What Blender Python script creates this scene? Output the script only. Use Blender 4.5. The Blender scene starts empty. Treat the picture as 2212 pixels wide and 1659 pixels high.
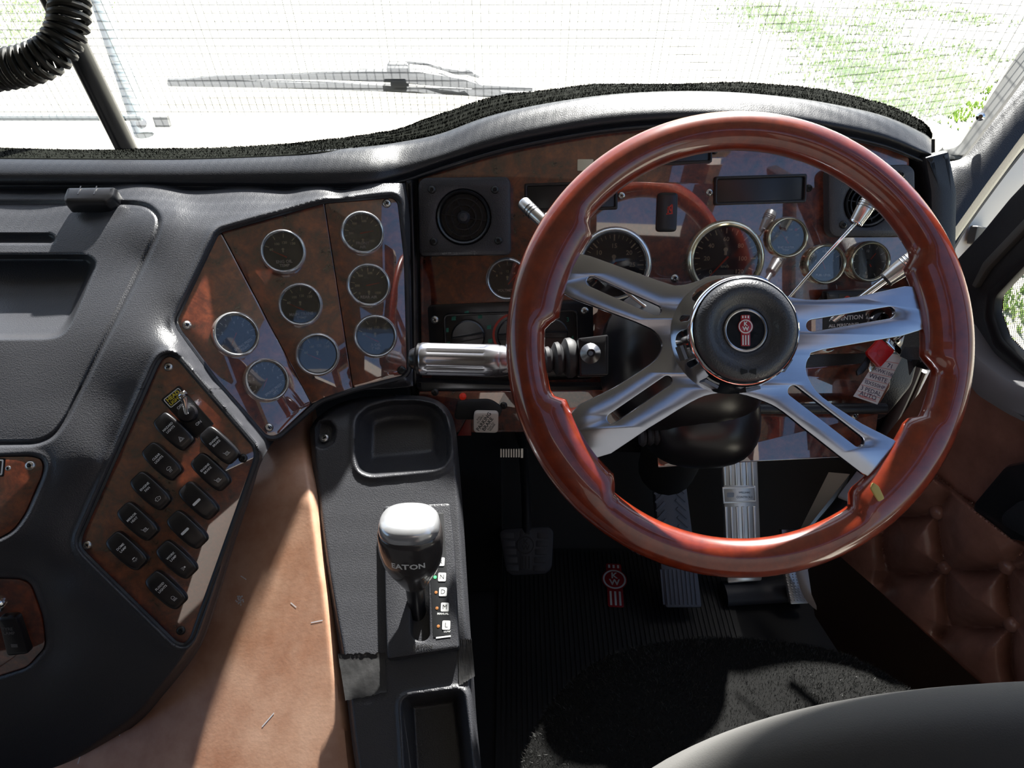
import bpy, math, random
import numpy as np
from mathutils import Vector, Matrix
from mathutils.geometry import tessellate_polygon
random.seed(7); np.random.seed(7)
S = bpy.context.scene
COL = S.collection
R = math.radians
# ---------------------------------------------------------------- camera, world, sun, exposure
FPX, CX, CY = 1580.0, 1106.0, 829.5
PITCH = R(38)
CAM = np.array([0.0, 0.0, 1.30])
RT = np.array([1.0, 0.0, 0.0])
FW = np.array([0.0, math.cos(PITCH), -math.sin(PITCH)])
UP = np.array([0.0, math.sin(PITCH), math.cos(PITCH)])
cam = bpy.data.cameras.new('camera')
cam.sensor_fit = 'HORIZONTAL'; cam.sensor_width = 36.0
cam.lens = 36.0 * FPX / 2212.0
cam.clip_start = 0.02; cam.clip_end = 400
cobj = bpy.data.objects.new('camera', cam); COL.objects.link(cobj)
cobj.location = CAM.tolist(); cobj.rotation_euler = (R(90) - PITCH, 0, 0)
S.camera = cobj
SUN_EL, SUN_AZ = R(42.5), R(14)        # azimuth measured from straight ahead towards the right
w = bpy.data.worlds.new('sky'); S.world = w; w.use_nodes = True
nt = w.node_tree; nt.nodes.clear()
sky = nt.nodes.new('ShaderNodeTexSky'); sky.sky_type = 'NISHITA'; sky.sun_disc = False
sky.sun_elevation = SUN_EL; sky.sun_rotation = SUN_AZ; sky.air_density = 1.0; sky.dust_density = 1.0
bg = nt.nodes.new('ShaderNodeBackground'); bg.inputs['Strength'].default_value = 0.18
wo = nt.nodes.new('ShaderNodeOutputWorld')
nt.links.new(sky.outputs[0], bg.inputs[0]); nt.links.new(bg.outputs[0], wo.inputs[0])
sl = bpy.data.lights.new('sun', 'SUN'); sl.energy = 27.0; sl.angle = R(1.2); sl.color = (1.0, 0.96, 0.9)
so = bpy.data.objects.new('sun', sl); COL.objects.link(so)
sd_ = Vector((math.cos(SUN_EL) * math.sin(SUN_AZ), math.cos(SUN_EL) * math.cos(SUN_AZ), math.sin(SUN_EL)))
so.rotation_euler = sd_.to_track_quat('Z', 'Y').to_euler(); so.location = (0.6, 3, 4)
S.view_settings.view_transform = 'Standard'; S.view_settings.look = 'None'
S.view_settings.gamma = 1.0; S.view_settings.use_curve_mapping = False
S.view_settings.exposure = 0.3
S.cycles.max_bounces = 8; S.cycles.transparent_max_bounces = 24
S.cycles.caustics_reflective = False; S.cycles.caustics_refractive = False
try: S.cycles.use_denoising = True
except Exception: pass

# ---------------------------------------------------------------- materials
MATS = {}
def nodes(name):
    m = bpy.data.materials.new(name); m.use_nodes = True
    t = m.node_tree; t.nodes.clear()
    o = t.nodes.new('ShaderNodeOutputMaterial'); MATS[name] = m
    return m, t, o
def sset(n, **k):
    for a, b in k.items():
        n.inputs[a.replace('_', ' ')].default_value = b
def c4(c): return (c[0], c[1], c[2], 1.0)
def prin(name, col, rough=.5, metal=0., coat=0., coatr=.05, spec=.5, bump=None, var=None, sheen=0., noise_rough=None, coords='Object', aniso=None, emit=None):
    """principled surface. bump=(scale,strength,dist,kind) ; var=(scale,col2,detail,contrast,stretch)"""
    m, t, o = nodes(name)
    p = t.nodes.new('ShaderNodeBsdfPrincipled'); t.links.new(p.outputs[0], o.inputs[0])
    p.inputs['Base Color'].default_value = c4(col); p.inputs['Roughness'].default_value = rough
    p.inputs['Metallic'].default_value = metal; p.inputs['Coat Weight'].default_value = coat
    p.inputs['Coat Roughness'].default_value = coatr; p.inputs['Specular IOR Level'].default_value = spec
    if sheen:
        p.inputs['Sheen Weight'].default_value = sheen; p.inputs['Sheen Roughness'].default_value = .4
    if emit:
        p.inputs['Emission Color'].default_value = c4(emit[0]); p.inputs['Emission Strength'].default_value = emit[1]
    tc = t.nodes.new('ShaderNodeTexCoord')
    src = tc.outputs['Object']
    if coords == 'Geo':
        src = t.nodes.new('ShaderNodeNewGeometry').outputs['Position']
    if var:
        sc, col2, det, con, st = var
        mp = t.nodes.new('ShaderNodeMapping'); mp.inputs['Scale'].default_value = st
        t.links.new(src, mp.inputs[0])
        n = t.nodes.new('ShaderNodeTexNoise'); n.inputs['Scale'].default_value = sc; n.inputs['Detail'].default_value = det
        n.inputs['Roughness'].default_value = .62
        t.links.new(mp.outputs[0], n.inputs['Vector'])
        r = t.nodes.new('ShaderNodeValToRGB')
        r.color_ramp.elements[0].position = .5 - con; r.color_ramp.elements[0].color = c4(col)
        r.color_ramp.elements[1].position = .5 + con; r.color_ramp.elements[1].color = c4(col2)
        t.links.new(n.outputs['Fac'], r.inputs[0]); t.links.new(r.outputs[0], p.inputs['Base Color'])
    if bump:
        sc, stg, dist, kind = bump
        if kind == 'v':
            n = t.nodes.new('ShaderNodeTexVoronoi'); n.inputs['Scale'].default_value = sc; out = n.outputs['Distance']
        elif kind == 'w':
            n = t.nodes.new('ShaderNodeTexWave'); n.inputs['Scale'].default_value = sc; n.inputs['Distortion'].default_value = 0; out = n.outputs['Fac']
        else:
            n = t.nodes.new('ShaderNodeTexNoise'); n.inputs['Scale'].default_value = sc; n.inputs['Detail'].default_value = 3; out = n.outputs['Fac']
        t.links.new(src, n.inputs['Vector'])
        b = t.nodes.new('ShaderNodeBump'); b.inputs['Strength'].default_value = stg; b.inputs['Distance'].default_value = dist
        t.links.new(out, b.inputs['Height']); t.links.new(b.outputs[0], p.inputs['Normal'])
    return m
def burl():
    m, t, o = nodes('burl_wood')
    p = t.nodes.new('ShaderNodeBsdfPrincipled'); t.links.new(p.outputs[0], o.inputs[0])
    sset(p, Roughness=.35, Coat_Weight=1.0, Coat_Roughness=.025); p.inputs['Coat IOR'].default_value = 2.2
    g = t.nodes.new('ShaderNodeNewGeometry')
    n1 = t.nodes.new('ShaderNodeTexNoise'); sset(n1, Scale=38., Detail=6., Roughness=.65, Distortion=.6)
    n2 = t.nodes.new('ShaderNodeTexNoise'); sset(n2, Scale=170., Detail=3., Roughness=.7)
    for n in (n1, n2): t.links.new(g.outputs['Position'], n.inputs['Vector'])
    mx = t.nodes.new('ShaderNodeMath'); mx.operation = 'MULTIPLY_ADD'; mx.inputs[1].default_value = .35
    t.links.new(n2.outputs['Fac'], mx.inputs[0]); t.links.new(n1.outputs['Fac'], mx.inputs[2])
    r = t.nodes.new('ShaderNodeValToRGB'); e = r.color_ramp.elements
    e[0].position = .48; e[0].color = (.020, .005, .003, 1); e[1].position = .86; e[1].color = (.26, .055, .020, 1)
    k = e.new(.66); k.color = (.115, .021, .009, 1)
    t.links.new(mx.outputs[0], r.inputs[0]); t.links.new(r.outputs[0], p.inputs['Base Color'])
    return m
def glassm(name, clear=.9, dust=.0, tint=(1, 1, 1), gl=.02, ior=1.5):
    """pane that lets light through, reflects by fresnel and scatters a little on its dust"""
    m, t, o = nodes(name)
    tr = t.nodes.new('ShaderNodeBsdfTransparent'); tr.inputs[0].default_value = c4([clear * x for x in tint])
    gs = t.nodes.new('ShaderNodeBsdfGlossy'); gs.inputs['Roughness'].default_value = gl
    fr = t.nodes.new('ShaderNodeFresnel'); fr.inputs[0].default_value = ior
    mx = t.nodes.new('ShaderNodeMixShader')
    t.links.new(fr.outputs[0], mx.inputs[0]); t.links.new(tr.outputs[0], mx.inputs[1]); t.links.new(gs.outputs[0], mx.inputs[2])
    last = mx
    if dust:
        tl = t.nodes.new('ShaderNodeBsdfTranslucent'); tl.inputs[0].default_value = (.9, .95, 1, 1)
        m2 = t.nodes.new('ShaderNodeMixShader'); m2.inputs[0].default_value = dust
        t.links.new(mx.outputs[0], m2.inputs[1]); t.links.new(tl.outputs[0], m2.inputs[2]); last = m2
    t.links.new(last.outputs[0], o.inputs[0])
    return m
burl()
prin('black_plastic', (.044, .045, .051), .36, bump=(650, .3, .0008, 'v'), coords='Geo')
prin('soft_pad', (.018, .019, .023), .36, bump=(700, .25, .0007, 'v'), coords='Geo')
prin('smooth_black', (.012, .012, .014), .3)
prin('matte_black', (.012, .012, .013), .7)
prin('switch_black', (.010, .010, .012), .32, coat=.2, coatr=.2)
prin('deep_black', (.006, .006, .007), .8)
prin('dial_black', (.008, .009, .011), .5)
prin('rubber', (.02, .02, .023), .6)
prin('pedal_rubber', (.05, .052, .062), .55)
prin('treadle_rubber', (.16, .17, .21), .5)
prin('mat_rubber', (.012, .012, .013), .55)
prin('fur_black', (.004, .005, .003), 1.0, spec=.08)
prin('chrome', (.85, .86, .88), .06, 1.0)
prin('bezel_chrome', (.78, .79, .80), .16, .8)
prin('gold_chrome', (.80, .76, .60), .14, .8)
prin('dark_steel', (.20, .20, .21), .35, 1.0)
prin('screw_steel', (.55, .54, .52), .3, 1.0)
prin('screw_black', (.03, .03, .03), .35, .4)
prin('brushed', (.44, .46, .54), .2, 1.0, bump=(60, .05, .001, 'n'), var=(14, (.36, .38, .44), 6, .22, (1, 1, 1)))
prin('pedal_alloy', (.85, .83, .80), .3, .6)
prin('rim_wood', (.10, .007, .003), .3, coat=1.0, coatr=.03, var=(60, (.25, .030, .006), 4, .28, (1, 1, 1)))
prin('rim_chip', (.45, .36, .12), .8)
prin('tan_leather', (.47, .22, .125), .38, var=(11, (.70, .43, .30), 8, .17, (1, 1, 1)), bump=(260, .12, .0008, 'n'), coords='Geo')
prin('door_leather', (.19, .088, .066), .26, var=(14, (.32, .155, .118), 6, .2, (1, 1, 1)), bump=(240, .2, .001, 'n'), coords='Geo')
prin('grey_cloth', (.085, .083, .08), .9, spec=.2, sheen=.12, bump=(1500, .25, .0006, 'n'), coords='Geo')
prin('fleece_black', (.007, .007, .007), .9, spec=.08)
prin('fleece_strand', (.018, .018, .017), .45, spec=.35)
prin('cream_print', (.80, .75, .54), .6)
prin('white_print', (.85, .86, .84), .6)
prin('grey_print', (.16, .155, .15), .6)
prin('green_print', (.03, .22, .16), .6)
prin('red_print', (.55, .05, .03), .5)
prin('needle_red', (.80, .06, .02), .5)
prin('amber_print', (.35, .14, .04), .5)
prin('yellow_print', (.75, .62, .05), .5)
prin('red_plastic', (.55, .012, .014), .35, coat=.4)
prin('reflection_red', (.16, .012, .01), .4)  # colour of the painted red reflection by the brake knob
prin('blue_print', (.05, .08, .3), .5)
prin('red_enamel', (.42, .015, .025), .3, coat=.6)
prin('green_lamp', (.05, .6, .12), .4, emit=((.1, 1, .25), 1.2))
prin('red_lamp', (.4, .02, .01), .3, emit=((1, .05, .02), .08))
prin('paper', (.78, .77, .80), .8)
prin('ink', (.05, .05, .12), .8)
prin('knob_white', (.60, .54, .48), .5)
prin('ink_black', (.02, .02, .02), .6)
prin('knob_grey', (.05, .045, .045), .22, coat=.5, coatr=.08)
prin('knob_cap', (.55, .56, .58), .22, .6)
prin('lever_handle', (.62, .62, .62), .25, .9)
prin('stalk_grey', (.42, .42, .46), .24, .9)
prin('tape', (.035, .035, .036), .35, bump=(90, .4, .002, 'n'), coords='Geo')
prin('cord', (.012, .012, .010), .4)
prin('white_paint', (.62, .60, .57), .4)
prin('grey_rubber', (.07, .07, .066), .5)
prin('alloy_tube', (.20, .26, .28), .5, .2)
prin('wire', (.06, .07, .05), .6, .2)
prin('wiper_black', (.03, .035, .04), .6)
prin('ceiling_vinyl', (.12, .11, .10), .8)
prin('back_vinyl', (.05, .03, .02), .6)
prin('door_grey', (.17, .17, .19), .4)
prin('glove_dark', (.02, .02, .02), .6)
prin('grass_blade', (.20, .36, .05), .6, var=(3, (.34, .46, .10), 2, .3, (1, 1, 1)))
prin('dry_ground', (.44, .41, .33), .9, var=(1.1, (.54, .52, .44), 5, .3, (1, 1, 1)), coords='Geo')
glassm('wind_glass', .86, .055, (.98, 1, 1))
glassm('lens', .95, 0, gl=.03, ior=1.75)
glassm('door_glass', .8, .05)
M_ = MATS
# ---------------------------------------------------------------- helpers
class MB:
    """collects vertices and faces of one mesh"""
    def __init__(s): s.v = []; s.f = []
    def add(s, v, f, M=None):
        o = len(s.v)
        if M is not None: v = [M @ Vector(p) for p in v]
        s.v.extend([tuple(p) for p in v]); s.f.extend([tuple(i + o for i in q) for q in f]); return s
    def box(s, x0, x1, y0, y1, z0, z1, M=None):
        v = [(x, y, z) for z in (z0, z1) for y in (y0, y1) for x in (x0, x1)]
        return s.add(v, [(0, 2, 3, 1), (4, 5, 7, 6), (0, 1, 5, 4), (1, 3, 7, 5), (3, 2, 6, 7), (2, 0, 4, 6)], M)
    def lathe(s, prof, n=32, M=None, sx=1., sy=1., cap=True):
        v, f = [], []; k = len(prof)
        for i in range(n):
            a = 2 * math.pi * i / n
            for r, z in prof: v.append((r * math.cos(a) * sx, r * math.sin(a) * sy, z))
        for i in range(n):
            j = (i + 1) % n
            for q in range(k - 1):
                f.append((i * k + q, j * k + q, j * k + q + 1, i * k + q + 1))
        if cap and prof[-1][0] > 1e-6: f.append(tuple(i * k + k - 1 for i in range(n)))
        if cap and prof[0][0] > 1e-6: f.append(tuple(i * k for i in reversed(range(n))))
        return s.add(v, f, M)
    def tube(s, pts, rad, n=10, closed=False, caps=True, sq=1.0, upv=None):
        P = [Vector(p) for p in pts]; m = len(P); v = []; f = []
        rr = rad if hasattr(rad, '__len__') else [rad] * m
        T = []
        for i in range(m):
            a = P[(i - 1) % m] if (closed or i > 0) else P[0]; b = P[(i + 1) % m] if (closed or i < m - 1) else P[-1]
            T.append((b - a).normalized())
        ref = Vector(upv) if upv is not None else (Vector((0, 0, 1)) if abs(T[0].z) < .9 else Vector((1, 0, 0)))
        x = T[0].cross(ref).normalized()
        for i in range(m):
            x = (x - T[i] * x.dot(T[i])).normalized(); y = T[i].cross(x)
            for k in range(n):
                a = 2 * math.pi * k / n
                v.append(P[i] + (x * math.cos(a) + y * math.sin(a) * sq) * rr[i])
        for i in range(m if closed else m - 1):
            j = (i + 1) % m
            for k in range(n):
                l = (k + 1) % n; f.append((i * n + k, i * n + l, j * n + l, j * n + k))
        if caps and not closed:
            f.append(tuple(reversed(range(n)))); f.append(tuple((m - 1) * n + k for k in range(n)))
        return s.add(v, f)
    def grid(s, rows, closed=False, M=None):
        n = len(rows[0]); v = [tuple(p) for r in rows for p in r]; f = []
        for i in range(len(rows) - 1):
            for j in range(n if closed else n - 1):
                k = (j + 1) % n
                f.append((i * n + j, (i + 1) * n + j, (i + 1) * n + k, i * n + k))
        return s.add(v, f, M)
    def plate(s, loop, h, bev=.001, holes=(), z0=0., M=None):
        """polygon (local xy) standing h high with a rounded upper edge and holes right through"""
        loops = [ccw(loop)] + [list(reversed(ccw(q))) for q in holes]
        v, f = [], []; tops = []
        for L in loops:
            n = len(L); off = len(v)
            i1 = inset(L, bev * .3); i2 = inset(L, bev)
            for (P, z) in ((L, z0), (L, z0 + h - bev), (i1, z0 + h - bev * .3), (i2, z0 + h)):
                v.extend([(p[0], p[1], z) for p in P])
            for r in range(3):
                for k in range(n):
                    l = (k + 1) % n; a = off + r * n
                    f.append((a + k, a + l, a + n + l, a + n + k))
            tops.append((off + 3 * n, n))
        flat = [i for o, n in tops for i in range(o, o + n)]
        for tri in tessellate_polygon([[Vector(v[i]) for i in range(o, o + n)] for o, n in tops]):
            t = [flat[i] for i in tri]
            a, b, c = [v[i] for i in t]
            cr = (b[0] - a[0]) * (c[1] - a[1]) - (b[1] - a[1]) * (c[0] - a[0])
            if abs(cr) > 1e-14: f.append(tuple(t) if cr > 0 else (t[0], t[2], t[1]))
        return s.add(v, f, M)
    def flat(s, loop, z=0., M=None):
        L = ccw(loop); return s.add([(p[0], p[1], z) for p in L], [tuple(range(len(L)))], M)
    def text(s, body, size, x=0., y=0., z=0., rot=0., M=None, align='CENTER', bold=.022, sx=1.):
        v, f = glyphs(body, align, bold)
        T = Matrix.Translation((x, y, z)) @ Matrix.Rotation(rot, 4, 'Z') @ Matrix.Diagonal((size * sx, size, 1, 1))
        if M is not None: T = M @ T
        return s.add(v, f, T)
_gl = {}
def glyphs(body, align, bold):
    k = (body, align, bold)
    if k not in _gl:
        c = bpy.data.curves.new('t', 'FONT'); c.body = body; c.size = 1; c.align_x = align; c.align_y = 'CENTER'
        c.resolution_u = 2; c.offset = bold; c.space_line = .85
        o = bpy.data.objects.new('t', c); m = bpy.data.meshes.new_from_object(o)
        _gl[k] = ([tuple(p.co) for p in m.vertices], [tuple(q.vertices) for q in m.polygons])
        bpy.data.objects.remove(o); bpy.data.curves.remove(c); bpy.data.meshes.remove(m)
    return _gl[k]
def ccw(L):
    a = sum(L[i][0] * L[(i + 1) % len(L)][1] - L[(i + 1) % len(L)][0] * L[i][1] for i in range(len(L)))
    return list(L) if a > 0 else list(reversed(L))
def inset(L, d):
    n = len(L); out = []
    for i in range(n):
        a, b, c = L[i - 1], L[i], L[(i + 1) % n]
        e1 = (b[0] - a[0], b[1] - a[1]); e2 = (c[0] - b[0], c[1] - b[1])
        l1 = math.hypot(*e1) or 1e-9; l2 = math.hypot(*e2) or 1e-9
        nx = -e1[1] / l1 - e2[1] / l2; ny = e1[0] / l1 + e2[0] / l2
        l = math.hypot(nx, ny) or 1e-9; nx /= l; ny /= l
        cs = max(.5, nx * -e1[1] / l1 + ny * e1[0] / l1)
        out.append((b[0] + nx * d / cs, b[1] + ny * d / cs))
    return out
def rnd(L, r, k=5):
    """polygon with its corners rounded"""
    n = len(L); out = []
    for i in range(n):
        a, b, c = (np.array(L[i - 1], float), np.array(L[i], float), np.array(L[(i + 1) % n], float))
        la, lc = np.linalg.norm(a - b), np.linalg.norm(c - b); q = min(r, la * .48, lc * .48)
        p0 = b + (a - b) / max(la, 1e-9) * q; p1 = b + (c - b) / max(lc, 1e-9) * q
        for j in range(k + 1):
            t = j / k; out.append(tuple((1 - t) ** 2 * p0 + 2 * t * (1 - t) * b + t * t * p1))
    return out
def rect(wd, ht, r=0., cx=0., cy=0.):
    L = [(cx - wd / 2, cy - ht / 2), (cx + wd / 2, cy - ht / 2), (cx + wd / 2, cy + ht / 2), (cx - wd / 2, cy + ht / 2)]
    return rnd(L, r) if r else L
def circ(r, n=28, cx=0., cy=0.): return [(cx + r * math.cos(2 * math.pi * i / n), cy + r * math.sin(2 * math.pi * i / n)) for i in range(n)]
def slot(a, b, hw, n=8):
    """stadium around the segment a-b"""
    a = np.array(a, float); b = np.array(b, float); t = math.atan2(*(b - a)[::-1]); out = []
    for c, s0 in ((b, -math.pi / 2), (a, math.pi / 2)):
        for i in range(n + 1):
            q = t + s0 + math.pi * i / n; out.append((c[0] + hw * math.cos(q), c[1] + hw * math.sin(q)))
    return out
def bar(a, b, wd):
    a = np.array(a, float); b = np.array(b, float); d = (b - a) / max(np.linalg.norm(b - a), 1e-9); p = np.array([-d[1], d[0]]) * wd / 2
    return [tuple(a - p), tuple(b - p), tuple(b + p), tuple(a + p)]
def crv(pts, k=6, closed=False):
    """Catmull-Rom through any-dimensional points"""
    P = [np.array(p, float) for p in pts]; n = len(P); out = []
    for i in range(n if closed else n - 1):
        g = (lambda j: P[j % n]) if closed else (lambda j: P[min(max(j, 0), n - 1)])
        a, b, c, d = g(i - 1), g(i), g(i + 1), g(i + 2)
        for j in range(k):
            t = j / k
            out.append(.5 * (2 * b + (c - a) * t + (2 * a - 5 * b + 4 * c - d) * t * t + (3 * b - a - 3 * c + d) * t ** 3))
    if not closed: out.append(P[-1])
    return [tuple(p) for p in out]
def D(px, py, d):
    """world point seen at pixel (px,py) of the 2212x1659 photograph, d metres deep"""
    return CAM + d * (FW + RT * ((px - CX) / FPX) + UP * ((CY - py) / FPX))
def DV(px, py, d): return Vector(D(px, py, d).tolist())
class Pl:
    """a plane of the cab; pixel outlines measured in the photograph are laid out on it"""
    def __init__(s, p, n):
        s.p = np.array(p, float); s.n = np.array(n, float); s.n /= np.linalg.norm(s.n)
        if np.dot(s.n, CAM - s.p) < 0: s.n = -s.n
        v = UP - s.n * np.dot(UP, s.n); s.v = v / np.linalg.norm(v); s.u = np.cross(s.v, s.n)
    @staticmethod
    def of3(a, b, c):
        a, b, c = D(*a), D(*b), D(*c); return Pl(a, np.cross(b - a, c - a))
    def d(s, px, py):
        r = FW + RT * ((px - CX) / FPX) + UP * ((CY - py) / FPX); return np.dot(s.p - CAM, s.n) / np.dot(r, s.n)
    def dg(s, PX, PY):
        return np.dot(s.p - CAM, s.n) / (np.dot(FW, s.n) + (PX - CX) / FPX * np.dot(RT, s.n) + (CY - PY) / FPX * np.dot(UP, s.n))
    def P(s, px, py): return D(px, py, s.d(px, py))
    def lift(s, h): return Pl(s.p + s.n * h, s.n)
    def frame(s, px, py, rot=0., up=0.):
        o = s.P(px, py) + s.n * up
        u = s.u * math.cos(rot) + s.v * math.sin(rot); v = -s.u * math.sin(rot) + s.v * math.cos(rot)
        return Matrix(((u[0], v[0], s.n[0], o[0]), (u[1], v[1], s.n[1], o[1]), (u[2], v[2], s.n[2], o[2]), (0, 0, 0, 1)))
    def loc(s, F, pts):
        I = F.inverted(); out = []
        for p in pts:
            q = I @ Vector(s.P(*p).tolist()); out.append((q.x, q.y))
        return out
    def m(s, px, py): return s.d(px, py) / FPX
def axis_frame(o, z, xref=(1, 0, 0)):
    z = Vector(z).normalized(); x = Vector(xref); x = (x - z * x.dot(z)).normalized(); y = z.cross(x); o = Vector(o)
    return Matrix(((x.x, y.x, z.x, o.x), (x.y, y.y, z.y, o.y), (x.z, y.z, z.z, o.z), (0, 0, 0, 1)))
def mesh_of(name, mb, mat, smooth=38):
    me = bpy.data.meshes.new(name); me.from_pydata(mb.v, [], mb.f); me.materials.append(M_[mat])
    if smooth:
        me.polygons.foreach_set('use_smooth', [True] * len(me.polygons)); me.set_sharp_from_angle(angle=R(smooth))
    me.update(); return me
def thing(name, label, cat, M=None, group=None):
    o = bpy.data.objects.new(name, None); COL.objects.link(o); o.empty_display_size = .02
    if M is not None: o.matrix_world = M
    o['label'] = label; o['category'] = cat
    if group: o['group'] = group
    return o
def part(name, mb, mat, par, M=None, label=None, smooth=38, kind=None):
    """a mesh under its thing; M is local to the thing, None = the mesh is in the thing's coordinates"""
    me = mb if isinstance(mb, bpy.types.Mesh) else mesh_of(name, mb, mat, smooth)
    o = bpy.data.objects.new(name, me); COL.objects.link(o); o.parent = par
    if M is not None: o.matrix_local = M
    if label: o['label'] = label
    if kind: o['kind'] = kind
    return o
def wpart(name, mb, mat, par, **k):
    """part whose mesh is in world coordinates"""
    M = par.matrix_world if par.parent is None else None
    if M is None:
        M = par.matrix_local; q = par.parent
        while q: M = (q.matrix_local if q.parent else q.matrix_world) @ M; q = q.parent
    return part(name, mb, mat, par, M=M.inverted(), **k)
def solo(name, mb, mat, label, cat, M=None, group=None, smooth=38, kind=None):
    o = bpy.data.objects.new(name, mesh_of(name, mb, mat, smooth)); COL.objects.link(o)
    if M is not None: o.matrix_world = M
    if label: o['label'] = label
    if cat: o['category'] = cat
    if group: o['group'] = group
    if kind: o['kind'] = kind
    return o
def struct(name, mb, mat, par=None, smooth=38):
    o = bpy.data.objects.new(name, mesh_of(name, mb, mat, smooth)); COL.objects.link(o)
    if par: o.parent = par
    else: o['kind'] = 'structure'
    return o
def tps(ctrl):
    """smooth depth over the picture through measured points (px,py,depth)"""
    C = np.array(ctrl, float); X = C[:, :2] / 500.; n = len(X)
    U = lambda r2: np.where(r2 > 1e-12, r2 * np.log(np.maximum(r2, 1e-12)), 0.)
    K = U(((X[:, None] - X[None]) ** 2).sum(-1)) + np.eye(n) * 2e-3
    Pm = np.c_[np.ones(n), X]; A = np.zeros((n + 3, n + 3)); A[:n, :n] = K; A[:n, n:] = Pm; A[n:, :n] = Pm.T
    s = np.linalg.solve(A, np.r_[C[:, 2], 0, 0, 0])
    def f(px, py):
        Q = np.stack([np.asarray(px, float) / 500., np.asarray(py, float) / 500.], -1)
        r2 = ((Q[..., None, :] - X) ** 2).sum(-1)
        return U(r2) @ s[:n] + s[n] + Q[..., 0] * s[n + 1] + Q[..., 1] * s[n + 2]
    return f
def sdf(px, py, poly, closed=True):
    """signed distance in pixels to a polygon (negative inside), or distance to a polyline"""
    L = np.array(poly, float); best = np.full(px.shape, 1e9); ins = np.zeros(px.shape, bool); n = len(L)
    for i in range(n if closed else n - 1):
        a, b = L[i], L[(i + 1) % n]; ab = b - a; q = max(ab @ ab, 1e-9)
        t = np.clip(((px - a[0]) * ab[0] + (py - a[1]) * ab[1]) / q, 0, 1)
        best = np.minimum(best, np.hypot(px - a[0] - t * ab[0], py - a[1] - t * ab[1]))
        if closed and a[1] != b[1]:
            c = ((a[1] > py) != (b[1] > py)) & (px < (b[0] - a[0]) * (py - a[1]) / (b[1] - a[1]) + a[0]); ins ^= c
    return np.where(ins, -best, best) if closed else best
def ss(x, a, b):
    t = np.clip((x - a) / (b - a), 0, 1); return t * t * (3 - 2 * t)
def world_grid(px, py, d):
    u = (px - CX) / FPX; v = (CY - py) / FPX
    return CAM + d[..., None] * (FW + u[..., None] * RT + v[..., None] * UP)
def grid_mb(W, keep=None):
    mb = MB(); n, m = W.shape[:2]
    idx = np.arange(n * m).reshape(n, m)
    q = np.stack([idx[:-1, :-1], idx[1:, :-1], idx[1:, 1:], idx[:-1, 1:]], -1).reshape(-1, 4)
    if keep is not None:
        q = q[keep.reshape(-1)]; u, inv = np.unique(q, return_inverse=True); q = inv.reshape(-1, 4); V = W.reshape(-1, 3)[u]
    else: V = W.reshape(-1, 3)
    mb.v = [tuple(x) for x in V.tolist()]; mb.f = [tuple(x) for x in q.tolist()]; return mb
def loft(rows, k=5, kr=4):
    """rows of (px,py,depth) stations -> smooth world surface"""
    rr = [crv(r, k) for r in rows]; cols = list(zip(*rr)); cc = [crv(c, kr) for c in cols]
    A = np.array(cc).transpose(1, 0, 2)
    return world_grid(A[..., 0], A[..., 1], A[..., 2])
_screw = {}
def screw(par, F, r, black=False):
    """round cross-head screw; F is local to the part's thing"""
    k = (round(r, 4), black)
    if k not in _screw:
        mb = MB(); mb.lathe([(r, 0), (r, r * .25), (r * .8, r * .5), (r * .45, r * .62), (r * .4, r * .35), (0, r * .3)], 14)
        a = mesh_of('screw', mb, 'screw_black' if black else 'screw_steel')
        mb = MB()
        for q in (0, math.pi / 2): mb.box(-r * .4, r * .4, -r * .09, r * .09, r * .3, r * .5, Matrix.Rotation(q + .5, 4, 'Z'))
        _screw[k] = (a, mesh_of('cross_slot', mb, 'deep_black'))
    s = part('screw', _screw[k][0], None, par, M=F)
    part('cross_slot', _screw[k][1], None, s)
    return s
def emblem(par, F, w, base='red_enamel', white='white_print', z=0., name='emblem', letters=True):
    """badge: round disc with two letters over a barred tail and three ticks on top; w is the disc radius"""
    g = MB(); tail = rnd([(-.62 * w, -.5 * w), (.62 * w, -.5 * w), (.62 * w, -2.6 * w), (-.62 * w, -2.6 * w)], .2 * w)
    top = rnd([(-.62 * w, .4 * w), (.62 * w, .4 * w), (.62 * w, 1.55 * w), (-.62 * w, 1.55 * w)], .2 * w)
    g.plate(circ(w, 32), .0012, .0003); g.plate(tail, .0010, .0003); g.plate(top, .0010, .0003)
    e = part(name, g, base, par, M=F)
    q = MB(); h = .0013 + z
    q.plate(circ(w * .92, 32), .0003, .0001, holes=[circ(w * .78, 32)], z0=h - .0002)
    if letters:
        q.text('K', w * .78, 0, w * .33, h + .0002, bold=.03); q.text('W', w * .78, 0, -w * .32, h + .0002, bold=.03)
    for i in (-1, 0, 1):
        q.flat(bar((i * .36 * w, -1.15 * w), (i * .36 * w, -2.45 * w), .16 * w), h); q.flat(bar((i * .36 * w, 1.1 * w), (i * .36 * w, 1.42 * w), .17 * w), h)
    part('emblem_lettering', q, white, e)
    return e
# ---------------------------------------------------------------- measured planes
E26 = R(27)
PA = Pl(D(1565, 555, 1.05), (0, -math.cos(E26), math.sin(E26)))          # main instrument panel
F3 = Pl.of3((860, 430, 1.0), (700, 440, .972), (762, 838, .985))
F2 = Pl.of3((700, 440, F3.d(700, 440)), (762, 838, F3.d(762, 838)), (478, 505, .940))
F1 = Pl.of3((478, 505, F2.d(478, 505)), (672, 873, F2.d(672, 873)), (382, 695, .895))
SW = Pl.of3((365, 770, .862), (548, 985, .868), (180, 1170, .832))
BL = Pl.of3((0, 990, .826), (95, 1000, .828), (0, 1170, .812))
BL2 = Pl.of3((0, 1245, .835), (95, 1290, .842), (0, 1460, .868))
KK = Pl(D(830, 900, .98), np.cross(D(900, 1600, .80) - D(830, 900, .98), RT))
WHN = FW * -1.0 + UP * .025 + RT * .0                                   # steering wheel axis
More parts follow.
